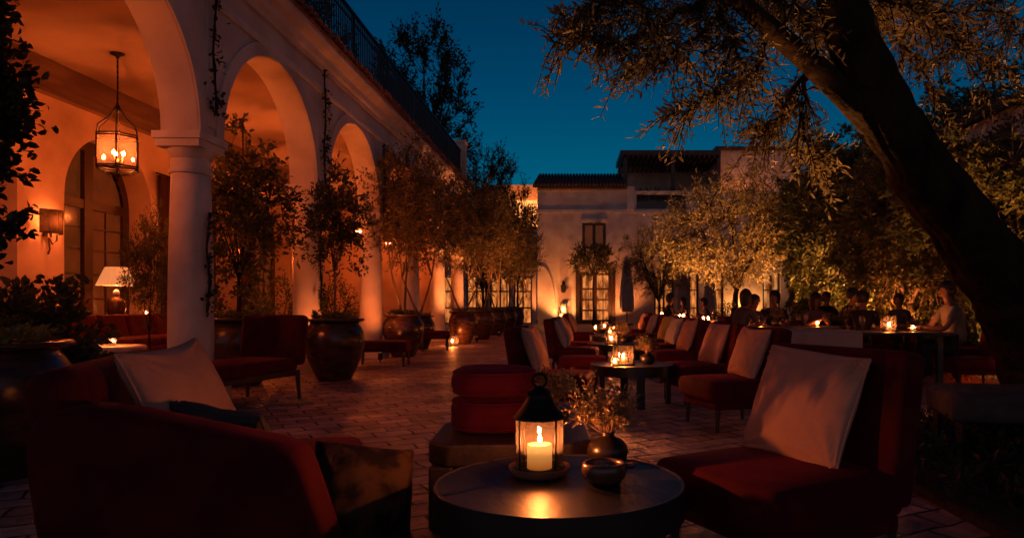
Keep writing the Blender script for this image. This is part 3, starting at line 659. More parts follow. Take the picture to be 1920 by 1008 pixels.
# boughs: polylines on screen with a depth, leafy twigs along them
BO = [[(1375, -8, 4.2), (1280, 20, 4.1), (1180, 90, 4.0), (1105, 75, 3.95), (1040, 80, 3.9)], [(1375, -8, 4.2), (1330, 60, 4.1), (1240, 110, 4.0), (1170, 140, 3.95)],
      [(1445, 55, 4.3), (1420, 130, 4.2), (1360, 170, 4.1), (1290, 205, 4.05), (1235, 222, 4.0)], [(1300, -70, 4.1), (1200, -20, 4.0), (1120, 20, 3.95), (1050, 30, 3.9)],
      [(1520, 118, 4.4), (1480, 190, 4.5), (1440, 240, 4.6), (1420, 270, 4.7)], [(1520, 118, 4.4), (1500, 220, 4.5), (1520, 290, 4.7), (1545, 320, 4.8)],
      [(1445, 55, 4.3), (1480, 20, 4.5), (1540, 60, 4.7), (1590, 100, 4.8)], [(1578, 10, 4.35), (1660, 40, 4.7), (1720, 110, 5.0), (1760, 190, 5.2)],
      [(1640, -60, 4.4), (1740, 20, 4.8), (1820, 90, 5.0), (1900, 140, 5.2)], [(1760, -110, 4.5), (1840, -10, 4.7), (1900, 60, 4.9), (1960, 110, 5.0)],
      [(1640, -60, 4.4), (1700, 10, 4.6), (1780, 60, 4.8), (1850, 170, 5.0)], [(1300, -70, 4.1), (1330, -20, 4.0), (1380, 90, 3.9), (1400, 170, 3.9)],
      [(1200, -120, 4.0), (1150, -40, 3.9), (1220, 40, 3.85), (1290, 110, 3.8)], [(1375, -8, 4.2), (1440, -10, 4.0), (1500, 20, 3.9), (1530, 70, 3.8)],
      [(1578, 10, 4.35), (1620, -10, 4.1), (1720, 20, 4.0), (1830, 20, 3.9)]]
rng = np.random.RandomState(77); tw = MB(); lv = MB()
for bi, B in enumerate(BO):
    W = [np.array(P(p[0], p[1], p[2]+.45)-O0) for p in B]; fine = []
    for i in range(len(W)-1):
        for j in range(6): fine.append(W[i]*(1-j/6)+W[i+1]*(j/6)+rng.normal(0, .012, 3))
    fine.append(W[-1]); nf = len(fine)
    tw.tube(fine, list(np.linspace(.022, .004, nf)), 6)
    for i in range(3, nf):
        for q in range(6 if i < nf-5 else 2):
            ax_ = unit(fine[i]-fine[i-1]); d = unit(ax_*.7+rng.normal(0, .75, 3)+np.array([-.1, 0, -.15])); L = rng.uniform(.12, .34)
            p0 = fine[i]; p1 = p0+d*L*.5+np.array([0, 0, .01]); p2 = p0+d*L+np.array([0, 0, -.05*L/.3])
            if bi == 2 and i > nf-6: continue
            tw.tube([p0, p1, p2], [.005, .0035, .002], 4, cap=False)
            m_ = int(L/.024); t = np.linspace(.12, 1, m_)[:, None]
            pos = np.where(t < .5, p0+(p1-p0)*t*2, p1+(p2-p1)*(t-.5)*2)
            sd = unit(np.cross(d, rng.normal(size=3))); alt = np.where(np.arange(m_)[:, None] % 2 == 0, 1, -1)
            dd = d*.75+sd*alt*.8+rng.normal(0, .22, (m_, 3))
            leaves_into(lv, pos, dd, np.tile(np.cross(d, sd), (m_, 1))+rng.normal(0, .5, (m_, 3)), rng.uniform(.045, .085, m_), rng.uniform(.012, .020, m_), True)
    # the leafy tip of the bough
    t = np.linspace(.55, 1, 34); pos = np.array([fine[min(nf-1, int(a_*(nf-1)))] for a_ in t])+rng.normal(0, .006, (34, 3)); d = unit(fine[-1]-fine[-5])
    sd = unit(np.cross(d, np.array([.1, 1, .2]))); alt = np.where(np.arange(34)[:, None] % 2 == 0, 1, -1)
    leaves_into(lv, pos, d*.8+sd*alt*.75+rng.normal(0, .15, (34, 3)), np.tile(np.array([.1, -1, .2]), (34, 1))+rng.normal(0, .3, (34, 3)), rng.uniform(.07, .105, 34), rng.uniform(.016, .022, 34), True)
tw.build('twigs', M_BARK, fo); lv.build('crown', M_OLIVE, fo)

# ------------------------------------------------------------------ the white house at the far end
HY = 39.0
hs = empty('white_house', (0, HY, 0), 0, 'white two storey house with tiled roof closing the far end of the courtyard', 'house')
def hwall(mb, x0, x1, z0, z1, holes, y=0, t=.35):
    xs = sorted({x0, x1, *[h for q in holes for h in q[:2]]}); zs = sorted({z0, z1, *[h for q in holes for h in q[2:]]})
    for i in range(len(xs)-1):
        for j in range(len(zs)-1):
            cx, cz = (xs[i]+xs[i+1])/2, (zs[j]+zs[j+1])/2
            if any(q[0] < cx < q[1] and q[2] < cz < q[3] for q in holes): continue
            mb.add([(xs[i], y, zs[j]), (xs[i+1], y, zs[j]), (xs[i+1], y, zs[j+1]), (xs[i], y, zs[j+1])], [(0, 1, 2, 3)])
    for (a, b, c, d) in holes:
        mb.add([(a, y, c), (b, y, c), (b, y, d), (a, y, d), (a, y+t, c), (b, y+t, c), (b, y+t, d), (a, y+t, d)], [(0, 4, 5, 1), (1, 5, 6, 2), (2, 6, 7, 3), (3, 7, 4, 0)])
W0, D0 = (.05, 1.38, 4.25, 5.72), (-.12, 1.72, .02, 2.95)
s = MB(); hwall(s, -2.46, 2.92, 0, 7.74, [W0, D0]); s.add([(-2.46, 0, 0), (-2.46, 8, 0), (-2.46, 8, 7.74), (-2.46, 0, 7.74)], [(0, 1, 2, 3)]); s.build('wall', M_PLASTER, hs)
s = MB(); s.extrude([(-2.455, 0), (-2.455, 3.3), (-2.1, 3.25), (-1.85, 3.0), (-1.65, 2.5), (-1.5, 1.7), (-1.42, .8), (-1.4, 0)], 'y', -.16, -.002); s.build('buttress', M_PLASTER, hs)
s = MB(); s.span(-2.5, 2.95, -.08, -.001, 6.28, 6.44); s.span(-2.5, 2.9, -.06, -.001, 7.50, 7.62); s.span(2.56, 2.98, -.12, -.003, 6.441, 7.75); s.build('string_course', M_STONE, hs)
s = MB(); s.extrude([(-.42, 7.62), (-.42, 7.72), (5.2, 9.35), (5.2, 9.2)], 'x', -2.7, 2.55)
for k in range(27):
    x = -2.62+k*.195; s.tube([(x, -.47, 7.76), (x, 5.1, 9.38)], .085, 8)
rf = s.build('roof', M_ROOFD, hs)
s = MB(); s.lathe([(.55, 0), (.55, .3)], (0, 0, 0), 4)
s = MB(); s.span(W0[0], W0[1], .22, .24, W0[2], W0[3]); wn = s.build('window', M_PANE, hs)
s = MB(); s.span(W0[0], W0[0]+.16, .05, .2, W0[2], W0[3]); s.span(W0[1]-.16, W0[1], .05, .2, W0[2], W0[3]); s.span(.63, .80, .06, .2, W0[2], W0[3]); s.span(W0[0]+.16, W0[1]-.16, .05, .2, W0[3]-.13, W0[3]); s.span(W0[0]+.16, W0[1]-.16, .05, .2, W0[2], W0[2]+.12); s.build('frame', M_WOOD, wn)
s = MB(); s.span(W0[0]-.1, W0[1]+.1, -.1, -.002, W0[3]+.05, W0[3]+.2); s.build('lintel', M_STONE, wn)
s = MB(); s.span(D0[0], D0[1], .24, .26, D0[2], D0[3]); dr = s.build('door', M_GLOWH, hs)
s = MB()
for x in (D0[0], .68, D0[1]-.2): s.span(x, x+.2, .05, .22, D0[2], D0[3])
for z in (.02, .75, 1.35, 1.95, 2.78): s.span(D0[0], D0[1], .07, .215, z, z+.09 if z > .1 else z+.25)
for x in (.36, 1.2): s.span(x, x+.05, .1, .21, .2, 2.8)
s.build('frame', M_WOOD, dr)
s = MB(); s.span(-.32, -.13, -.06, .05, 0, 3.05); s.span(1.73, 1.92, -.06, .05, 0, 3.05); s.build('frame', M_WOOD, dr)
# right wing: portico below, terrace and pergola above
HOLES = [(4.1, 5.2, .02, 2.9), (5.6, 6.6, .02, 2.9), (7.0, 8.0, .02, 2.9), (10.2, 11.2, .02, 2.9), (11.7, 12.7, .02, 2.9), (13.2, 14.2, .02, 2.9)]
s = MB(); hwall(s, 2.92, 16, 0, 6.36, HOLES); hwall(s, 2.92, 16, 6.361, 7.4, [(3.1, 5.9, 6.5, 7.3)]); s.build('wall', M_PLASTER, hs)
s = MB(); s.span(2.95, 16, -.07, -.001, 6.25, 6.41); s.span(2.95, 16, -.06, .4, 7.401, 7.5); s.build('string_course', M_STONE, hs)
for h in HOLES:
    s = MB(); s.span(h[0], h[1], .3, .32, h[2], h[3]); o = s.build('window', M_GLOWH if h[0] < 8 else M_GLOW, hs); s = MB()
    for x in (h[0], (h[0]+h[1])/2-.05, h[1]-.1): s.span(x, x+.1, .12, .29, h[2], h[3])
    for z in (.9, 1.9): s.span(h[0], h[1], .15, .285, z, z+.06)
    s.build('frame', M_WOOD, o)
s = MB(); s.span(3.1, 5.9, .30, .34, 6.5, 7.3)
s.build('planter_box', M_BLACK, hs)
s = MB(); rng = np.random.RandomState(3); k = 500; leaves_into(s, np.stack([rng.uniform(3.1, 5.9, k), rng.uniform(.0, .25, k), 6.9+rng.rand(k)*.6], 1), rng.normal(0, .3, (k, 3))+np.array([0, 0, 1]), rng.normal(size=(k, 3)), rng.uniform(.2, .4, k), rng.uniform(.02, .05, k)); s.build('terrace_plants', M_DARKL, hs)
s = MB(); hwall(s, 8.2, 13.2, 6.4, 10.35, [], y=2.6); s.add([(8.2, 2.6, 6.4), (8.2, 8, 6.4), (8.2, 8, 10.3), (8.2, 2.6, 10.3)], [(0, 1, 2, 3)]); s.span(2.4, 8.2, 6.6, 6.9, 6.4, 10.2); s.build('upper_wall', M_PLASTER, hs)
s = MB(); s.extrude([(1.7, 9.9), (1.7, 10.18), (7.2, 10.55), (7.2, 10.2)], 'x', 2.3, 8.19); s.span(8.0, 13.4, 2.3, 8, 10.36, 10.55)
for k in range(20): s.span(2.4+k*.3, 2.5+k*.3, 1.75, 6.9, 9.78, 9.898)
s.build('pergola_roof', M_WOOD, hs)
for x in (2.5, 5.3, 8.0):
    s = MB(); s.span(x, x+.22, 1.9, 2.12, 6.4, 9.8); s.build('pergola_post', M_WOOD, hs)
s = MB(); s.span(2.92, 16, .4, 8, 6.36, 6.40); s.build('terrace', M_STONE, hs)
# lit glazed wing between the trees and the house, and the lit house beyond
gw = empty('glazed_wing', (-6, 38.0, 0), 0, 'low wing with orange lit glass doors at the far left of the courtyard', 'building')
GH = [(-1.6+.0, -.5, .05, 2.7), (-.3, .8, .05, 2.7), (1.0, 2.1, .05, 2.7), (2.3, 3.3, .05, 2.7)]
s = MB(); hwall(s, -4, 3.52, 0, 3.4, GH); s.build('wall', M_PLASTER, gw)
for h in GH:
    s = MB(); s.span(h[0], h[1], .2, .22, h[2], h[3]); o = s.build('window', M_GLOWH, gw); s = MB()
    for x in (h[0], (h[0]+h[1])/2-.04, h[1]-.08): s.span(x, x+.08, .05, .19, h[2], h[3])
    for z in (.05, .9, 1.8, 2.6): s.span(h[0], h[1], .06, .185, z, z+.08)
    s.build('frame', M_WOOD, o)
s = MB(); s.extrude([(-.4, 3.38), (-.4, 3.5), (3, 4.3), (3, 4.1)], 'x', -4.2, 3.5); s.build('roof', M_ROOFD, gw)
dh = empty('distant_house', (-5.2, 50, 0), 0, 'brightly lit house gable glimpsed left of the white house roof', 'house')
DH = [(.9, 1.6, 6.9, 8.2), (1.9, 2.6, 6.9, 8.2)]
s = MB(); hwall(s, -2, 2.85, 0, 8.7, DH); s.build('wall', M_PLASTER, dh)
for h in DH:
    s = MB(); s.span(h[0], h[1], .2, .22, h[2], h[3]); o = s.build('window', M_GLOWH, dh); s = MB(); s.span((h[0]+h[1])/2-.04, (h[0]+h[1])/2+.04, .05, .19, h[2], h[3]); s.build('frame', M_WOOD, o)
s = MB(); s.extrude([(-2.3, 8.65), (3.1, 8.65), (2.2, 9.7), (-1.4, 9.7)], 'y', -.3, 5); s.build('roof', M_ROOF, dh)
light('SPOT', 'gable_floodlight', (1.6, -3, 6.5), 2600, dh, AMBER, .08, (1.6, 0, 8.6), 70)

# closed parasol, small espaliered tree and lamp in front of the house
pr = empty('closed_parasol', (2.45, 37.4, 0), 0, 'tall closed grey parasol standing against the white house', 'parasol', 'closed parasols')
s = MB(); s.lathe([(.35, .02), (.35, .10), (.05, .12)], (0, 0, 0), 20); s.build('base', M_BLACK, pr)
s = MB(); s.tube([(0, 0, .1), (0, 0, 3.75)], .03, 8); s.build('pole', M_WOOD, pr)
s = MB(); n = 32; prof = [(.28, .72), (.33, .9), (.34, 1.4), (.30, 2.1), (.23, 2.9), (.12, 3.5), (.03, 3.72)]; vs = []
for (r0, z) in prof:
    for k in range(n):
        a_ = 2*PI*k/n; r1 = r0*(1+.17*math.cos(8*a_+z*.3)); vs.append((r1*math.cos(a_), r1*math.sin(a_), z))
s.add(vs, [(i*n+k, i*n+(k+1) % n, (i+1)*n+(k+1) % n, (i+1)*n+k) for i in range(len(prof)-1) for k in range(n)], True); s.build('canopy', M_CANVAS, pr)
dup(pr, (5.4, 36.5, 0), .3, 'dark closed parasol under the left side of the golden olive', (.95, .95, .78)); dup(pr, (6.9, 37.2, 0), .7, 'closed parasol behind the trunk of the golden olive', (.95, .95, .80))
tE = make_tree(41, 4.4, 1.3, .85, 2.6, 6, 90, 60, .12, .055, .4, .06, up=.1, hollow=.2)
tree('standard_tree', 'small round-headed tree in front of the glazed house door', 'tree', (.65, 37.5, 0), 0, *tE, M_BARK, M_FICUS, GT)

# ------------------------------------------------------------------ lamps
def uplight(label, loc, aim, power, ang=75, col=AMBER, r=.05):
    o = empty('garden_uplight', loc, 0, label, 'uplight', 'small garden uplights')
    d = (Vector(aim)-Vector(loc)).normalized()
    s = MB(); s.tube([(0, 0, .0), (0, 0, .09)], .012, 6); s.tube([Vector((0, 0, .09))-d*.03, Vector((0, 0, .09))+d*.09], .045, 12); s.build('housing', M_IRON, o)
    s = MB(); s.tube([Vector((0, 0, .09))+d*.0905, Vector((0, 0, .09))+d*.093], .038, 12); s.build('lens', emit_mat('uplight_lens', col, 2), o)
    light('SPOT', 'uplight_beam', Vector((0, 0, .09))+d*.13, power, o, col, r, None, ang)
    o.children[-1].rotation_euler = d.to_track_quat('-Z', 'Y').to_euler()
    return o
# hexagonal lanterns hanging in the loggia
def loggia_lantern(loc, label):
    o = empty('hanging_lantern', loc, 0, label, 'lantern', 'lanterns hanging in the loggia'); n = 6; rad = .26
    s = MB(); s.lathe([(.09, 1.57), (.085, 1.55), (.03, 1.53), (.015, 1.50)], n=16)
    s.tube([(0, 0, 1.5), (0, 0, .86)], .011, 6)
    for k in range(9): s.ico((0, 0, .9+k*.07), .02, 1, (.8, .8, 1.3))
    s.build('chain', M_IRON, o)
    s = MB()
    for k in range(n):
        a0, a1 = 2*PI*k/n, 2*PI*(k+1)/n; p0 = Vector((rad*math.cos(a0), rad*math.sin(a0), 0)); p1 = Vector((rad*math.cos(a1), rad*math.sin(a1), 0))
        s.tube([p0+Vector((0, 0, .02)), p0+Vector((0, 0, .47))], .010, 6)
        for z in (.02, .05, .44, .47): s.tube([p0+Vector((0, 0, z)), p1+Vector((0, 0, z))], .011, 6)
        s.tube([p0+Vector((0, 0, .47)), p0*.93+Vector((0, 0, .58)), p0*.45+Vector((0, 0, .70)), p0*.12+Vector((0, 0, .84)), p0*.05+Vector((0, 0, .88))], .008, 6)
        s.tube([p0+Vector((0, 0, .02)), p0*.6+Vector((0, 0, -.04)), p0*.1+Vector((0, 0, -.06))], .007, 6)
    s.lathe([(.001, -.14), (.018, -.11), (.008, -.09), (.03, -.07), (.05, -.055), (.02, -.03)], n=12)
    s.lathe([(.02, .86), (.05, .84), (.03, .80), (.012, .78)], n=12); s.build('cage', M_IRON, o)
    s = MB()
    for k in range(n):
        a0, a1 = 2*PI*k/n, 2*PI*(k+1)/n; r2 = rad*.975
        s.add([(r2*math.cos(a0), r2*math.sin(a0), .05), (r2*math.cos(a1), r2*math.sin(a1), .05), (r2*math.cos(a1), r2*math.sin(a1), .44), (r2*math.cos(a0), r2*math.sin(a0), .44)], [(0, 1, 2, 3)])
    s.build('glass', M_AMBERGL, o)
    s = MB(); s.tube([(0, 0, -.03), (0, 0, .16)], .012, 8); s.lathe([(.06, .10), (.07, .115), (.02, .12)], n=16)
    for k in range(3):
        a = 2*PI*k/3+.4; s.tube([(.0, 0, .1), (.06*math.cos(a), .06*math.sin(a), .10), (.065*math.cos(a), .065*math.sin(a), .2)], .012, 8)
    s.build('candle_cluster', M_BRONZE, o)
    s = MB()
    for k in range(3):
        a = 2*PI*k/3+.4; s.ico((.065*math.cos(a), .065*math.sin(a), .235), .020, 1, (1, 1, 1.6))
    s.build('bulb', bulb_mat(LANT_W/3, .024), o)
    return o
LANT_W = 170
LL = ['nearest big six-sided lantern hanging under the first arch', 'hanging lantern seen through the second arch, its chain against the lit ceiling', 'hanging lantern seen through the third arch', 'hanging lantern deep in the loggia under the fourth arch', 'farthest hanging lantern in the loggia']
l0 = loggia_lantern((-6.22, 9.3, 2.88), LL[0])
dup(l0, (-6.15, 6.0, 2.88), .4, 'hanging lantern of the first loggia bay, left of the nearest big lantern')
for k in range(1, 5): dup(l0, (-6.15, 9.3+3.3*k, 2.88), .2*k, LL[k])
# wall sconces
M_MICA = leaf_mat('mica_shade', (.016, .010, .007), (.040, .025, .016), 22, .6, .6)
def sconce(loc, label):
    o = empty('wall_sconce', loc, 0, label, 'wall lamp', 'sconces on the loggia wall')
    s = MB(); s.box((.012, 0, -.05), (.024, .16, .34)); s.tube([(.02, 0, -.2), (.09, 0, -.34), (.16, 0, -.28), (.17, 0, -.18)], .012, 8); s.tube([(.02, 0, -.18), (.05, 0, -.42), (.02, 0, -.5)], .014, 8); s.build('bracket', M_BRONZE, o)
    s = MB(); n = 24; vs = []
    for z in (-.16, .20):
        for k in range(n+1):
            a = -PI/2+PI*k/n; vs.append((.04+.15*math.cos(a), .20*math.sin(a), z))
    s.add(vs, [(k, k+1, n+2+k, n+1+k) for k in range(n)], True); s.build('shade', M_MICA, o)
    s = MB()
    for z in (-.165, .205): s.tube([(.04+.152*math.cos(-PI/2+PI*k/n), .202*math.sin(-PI/2+PI*k/n), z) for k in range(n+1)], .009, 6)
    for k in (0, 6, 12, 18, 24): s.tube([(.04+.153*math.cos(-PI/2+PI*k/n), .203*math.sin(-PI/2+PI*k/n), z) for z in (-.165, .205)], .005, 5)
    s.build('shade_frame', M_IRON, o)
    s = MB(); s.ico((.09, 0, .02), .02, 1); s.build('bulb', bulb_mat(SC_W, .02), o)
    return o
SC_W = 30
s0 = sconce((WX+.005, 11.15, 2.4), 'half-round amber wall sconce left of the first arched door')
for k, lb in ((1, 'amber sconce between the first and second arched doors'), (2, 'amber sconce seen through the branches, third along the loggia wall'), (3, 'farthest amber sconce on the loggia wall')): dup(s0, (WX+.005, 11.05+3.3*k, 2.4), 0, lb)
# table lamp on its console
cs = empty('console_table', (-8.15, 12.5, 0), 0, 'dark console table against the loggia wall behind the sofas', 'console')
s = MB(); s.box((0, 0, .86), (.45, 1.6, .05)); s.build('table_top', M_WOOD, cs, bevel=.01)
for x in (-.18, .18):
    for y in (-.72, .72): s = MB(); s.box((x, y, .42), (.06, .06, .83)); s.build('leg', M_WOOD, cs)
tl = empty('table_lamp', (-8.15, 12.15, .885), 0, 'pleated cream table lamp with a dark ribbed base, glowing by the arched door', 'table lamp')
s = MB(); s.lathe([(.09, 0), (.12, .03), (.145, .10), (.15, .22), (.13, .29), (.06, .34), (.035, .37)], n=24); s.build('base', M_BRONZE, tl)
s = MB(); s.lathe([(.035, .37), (.055, .39), (.05, .43), (.02, .47)], n=16); s.build('neck', M_STONE, tl)
s = MB(); n = 64; vs = []
for r0, z in ((.30, .54), (.165, .86)):
    for k in range(n):
        a = 2*PI*k/n; r1 = r0*(1+.018*(-1)**k); vs.append((r1*math.cos(a), r1*math.sin(a), z))
s.add(vs, [(k, (k+1) % n, n+(k+1) % n, n+k) for k in range(n)]); s.build('lamp_shade', M_SHADE, tl)
s = MB(); s.ico((0, 0, .58), .035, 2); s.build('bulb', bulb_mat(38, .035), tl)

# ------------------------------------------------------------------ seating
def slipper_chair(w=.68, d=.66, seat_h=.43, back_h=.88, m=None):
    o = empty('slipper_chair'); tag(o, 'x', 'chair', 'red velvet slipper chairs'); m = m or M_RED
    s = MB(); s.rbox((.02, 0, seat_h-.085), (d, w, .17), .045, puff=.018); s.build('seat', m, o)
    s = MB(); s.box((0, 0, seat_h-.20), (d-.06, w-.05, .07)); s.build('seat_frame', m, o, bevel=.015)
    Mx = Matrix.Rotation(R(-9), 3, 'Y'); hh = back_h-seat_h+.14
    s = MB(); s.rbox((-d/2-.0, 0, seat_h-.14+hh/2), (.14, w, hh), .035, M=Mx); s.build('backrest', m, o)
    pp = MB(); X0, X1, Y1 = -d/2+.08, d/2-.002, w/2-.022; zt = seat_h-.02
    pp.tube([(X0, Y1, zt), (X1-.03, Y1, zt), (X1-.006, Y1-.02, zt), (X1, Y1-.06, zt), (X1, 0, zt), (X1, -Y1+.06, zt), (X1-.006, -Y1+.02, zt), (X1-.03, -Y1, zt), (X0, -Y1, zt)], .0065, 6); pp.build('piping', m, o)
    for x in (d/2-.07, -d/2+.04):
        for y in (-w/2+.06, w/2-.06):
            s = MB(); s.tube([(x*1.04, y*1.02, .005), (x, y, seat_h-.2)], [.016, .026], 4, smooth=False); s.build('leg', M_WOOD, o)
    return o
def pillow_mesh(w=.46, T=.085, n=30, seed=0, ear=.065, hgt=None):
    hgt = hgt or w
    rng = np.random.RandomState(seed); s = MB(); vs = []; idx = {}
    from mathutils import noise
    def pt(u, v, sg):
        x = w/2*u*(1-ear*(1-v*v))*(1+.02*math.sin(3*v+seed)); y = hgt/2*v*(1-ear*(1-u*u))*(1+.025*math.sin(2.5*u+seed*2)); t = T*max(0, (1-u**2)*(1-v**2))**.40
        t *= 1-.16*math.exp(-((u-.15*math.sin(seed*3))**2*5+(v-.75)**2*3))          # dent near the top edge
        e = 1-(t/T)**2; rad = math.atan2(1-abs(v), 1-abs(u))
        wr = (.007*math.sin(rad*15+seed*2)*math.exp(-2.2*((1-abs(u))**2+(1-abs(v))**2))*2+.006*noise.noise(Vector((u*2.2+seed, v*2.2, sg*3)))+.004*noise.noise(Vector((u*6+seed, v*3, sg*5)))*e)
        return (x, y, sg*max(0, t+wr*(t > .002)))
    U = [math.sin(PI/2*(-1+2*i/n)) for i in range(n+1)]
    for sg in (1, -1):
        g_ = [[pt(u, v, sg) for v in U] for u in U]; b = len(vs)
        for r0 in g_: vs += r0
        for i in range(n):
            for j in range(n):
                q = (b+i*(n+1)+j, b+(i+1)*(n+1)+j, b+(i+1)*(n+1)+j+1, b+i*(n+1)+j+1); idx[q] = sg
    s.add(vs, [q if idx[q] > 0 else q[::-1] for q in idx], True)
    pp = MB(); E = [(u, -1) for u in U]+[(1, v) for v in U[1:]]+[(u, 1) for u in U[::-1][1:]]+[(-1, v) for v in U[::-1][1:]]
    pp.tube([pt(u, v, 0) for u, v in E], .0065, 6, cap=False); return s, pp
_pm = {}
def pillow(loc, normal, label, m, roll=0, w=.46, seed=0, T=.085, pipe=None, name='cushion', group='scatter cushions on the chairs', hgt=None):
    nrm = Vector(normal).normalized(); u = Vector((0, 0, 1)).cross(nrm).normalized(); v = nrm.cross(u)
    Mx = Matrix((u, v, nrm)).transposed().to_4x4() @ Matrix.Rotation(roll, 4, 'Z')
    key = (w, seed, T, hgt)
    if key not in _pm: _pm[key] = pillow_mesh(w, T, 30, seed, .065, hgt)
    s, pp = _pm[key]
    o = s.build(name, m); tag(o, label, 'cushion', group); pp.build('piping', pipe or m, o)
    o.matrix_world = Matrix.Translation(loc) @ Mx; return o
def on_chair(c, rz, label, m, seed=0, w=.46, fwd=-.20, side=0, roll=.04, lean=.36, z=.655, hgt=None):
    f = Vector((math.cos(rz), math.sin(rz), 0)); l = Vector((-f.y, f.x, 0))
    return pillow(Vector((c[0], c[1], z))+f*fwd+l*side, f*math.cos(lean)+Vector((0, 0, math.sin(lean))), label, m, roll, w, seed, hgt=hgt)
ch0 = slipper_chair()
big = slipper_chair(.72, .70, .43, .90); big.location = (.80, 2.84, 0); big.rotation_euler = (0, 0, R(209)); big['label'] = 'large red chair beside the round table in the right foreground'
on_chair((.80, 2.84), R(209), 'large cream cushion on the foreground red chair', M_CREAM, 1, .55, -.185, -.04, -.05, .36, .655, .485)
CH = [(1.32, 6.2, 197, 'red chair second nearest in the right row, directly behind the large foreground chair', M_CREAM, 'cream cushion on the second nearest chair of the right row'),
      (1.30, 7.75, 195, 'red chair third in the right row, right of the round table with the square lantern', M_CREAM, 'cream cushion on the third chair of the right row'),
      (1.32, 9.9, 190, 'red chair fourth in the right row', M_CREAM, 'pale narrow-looking cushion on the fourth chair of the right row'),
      (1.36, 11.6, 192, 'red chair fifth in the right row', M_GREYF, 'grey cushion on the fifth chair of the right row'),
      (1.38, 13.0, 190, 'red chair sixth in the right row', M_YELLOW, 'ochre yellow cushion on the sixth chair of the right row'),
      (1.40, 15.6, 188, 'red chair seventh in the right row', M_GREYF, 'small grey cushion on the seventh chair of the right row'),
      (1.42, 18.2, 186, 'farthest red chair of the right row', M_CREAM, 'small cream cushion on the farthest chair of the right row'),
      (-.25, 6.7, -8, 'nearest red chair of the left row, seen from behind, cream cushion on it', M_CREAM, 'cream piped cushion on the nearest chair of the left row'),
      (-.10, 10.6, -6, 'red chair second in the left row', M_GREYF, 'greyish cushion on the second chair of the left row'),
      (-.06, 12.2, -4, 'red chair third in the left row', M_CREAM, 'cream cushion on the third chair of the left row'),
      (.0, 16.6, -4, 'farthest red chair of the left row', M_CREAM, 'small cream cushion on the farthest chair of the left row')]
for i, (x, y, dg, lb, pm, pl) in enumerate(CH):
    if i == 0: c = ch0; c.location = (x, y, 0); c.rotation_euler = (0, 0, R(dg)); c['label'] = lb
    else: c = dup(ch0, (x, y, 0), R(dg), lb)
    on_chair((x, y), R(dg), pl, pm, i % 4, .46, roll=.05*((i % 3)-1))
def bench(name, loc, rz, size, label, cat, m=M_RED, seat_h=.45, leg_h=.24, group=None, legm=M_WOOD):
    o = empty(name, loc, rz, label, cat, group)
    s = MB(); s.rbox((0, 0, (seat_h+leg_h)/2), (size[0], size[1], seat_h-leg_h), .045, puff=.015); s.build('seat', m, o)
    for x in (-1, 1):
        for y in (-1, 1): s = MB(); s.tube([(x*(size[0]/2-.06), y*(size[1]/2-.06), .005), (x*(size[0]/2-.07), y*(size[1]/2-.07), leg_h+.02)], [.02, .032], 4, smooth=False); s.build('leg', legm, o)
    return o
OT = 'low upholstered stools and benches'
bench('footstool', (.02, 8.9, 0), 0, (.62, .6), 'low red stool between the first two chairs of the left row', 'stool', seat_h=.42, leg_h=.2, group=OT)
bench('bench_seat', (-3.55, 12.4, 0), R(4), (.95, .62), 'red bench with dark legs in front of the third column', 'bench', seat_h=.44, leg_h=.26, group=OT)
bench('footstool', (-3.5, 16.6, 0), R(10), (.7, .6), 'small red stool beside the reddish lit pot', 'stool', seat_h=.46, leg_h=.28, group=OT)
bench('bench_seat', (5.75, 10.0, 0), R(8), (1.25, .7), 'red bench with brass-trimmed legs under the seated man in grey', 'bench', seat_h=.47, leg_h=.24, group=OT)
bench('bench_seat', (3.02, 4.55, 0), R(-14), (1.25, .72), 'dark upholstered bench on tall wooden legs in front of the black trunk', 'bench', M_SLATE, seat_h=.52, leg_h=.34, group=OT, legm=M_WOOD2)
# chaise with high back by the second column
cz = empty('chaise', (-3.72, 7.6, 0), R(257), 'dark red high-backed chaise on wooden legs by the first column', 'chaise')
s = MB(); s.rbox((.12, 0, .40), (1.25, .70, .15), .045, puff=.015); s.build('seat', M_RED, cz)
s = MB(); s.rbox((-.53, 0, .68), (.14, .84, .58), .06, M=Matrix.Rotation(R(-8), 3, 'Y')); s.build('backrest', M_RED, cz)
for x, y in ((.66, .27), (.66, -.27), (-.5, .33), (-.5, -.33)):
    s = MB(); s.tube([(x*1.04, y*1.05, .005), (x, y, .34)], [.022, .036], 4, smooth=False); s.build('leg', M_WOOD, cz)
s = MB(); s.box((.1, 0, .30), (1.2, .66, .05)); s.build('seat_frame', M_WOOD, cz)
# loggia sofas
def sofa(loc, rz, L, label, h=.92, back=True):
    o = empty('sofa', loc, rz, label, 'sofa', 'dark red sofas in the loggia')
    s = MB(); s.rbox((0, 0, .24), (.85, L, .36), .05); s.build('base', M_RED, o)
    nc = max(1, round(L/.75))
    for k in range(nc):
        y = -L/2+.12+(k+.5)*(L-.24)/nc; s = MB(); s.rbox((.06, y, .46), (.70, (L-.24)/nc-.01, .16), .05, puff=.03); s.build('seat_cushion', M_RED, o)
        s = MB(); s.rbox((-.24, y, .70), (.18, (L-.24)/nc-.02, .46), .07, M=Matrix.Rotation(R(-14), 3, 'Y')); s.build('back_cushion', M_RED, o)
    s = MB(); s.rbox((-.40, 0, h/2+.03), (.16, L, h-.06), .05); s.build('backrest', M_RED, o)
    for sg in (-1, 1): s = MB(); s.rbox((.0, sg*(L/2-.06), .34), (.84, .16, .62), .06); s.build('armrest', M_RED, o)
    return o
sofa((-7.5, 11.4, 0), 0, 3.6, 'long dark red sofa along the loggia wall by the table lamp')
sofa((-6.2, 11.5, 0), R(200), 1.0, 'dark red armchair turned away, beside the nearest column', .98)
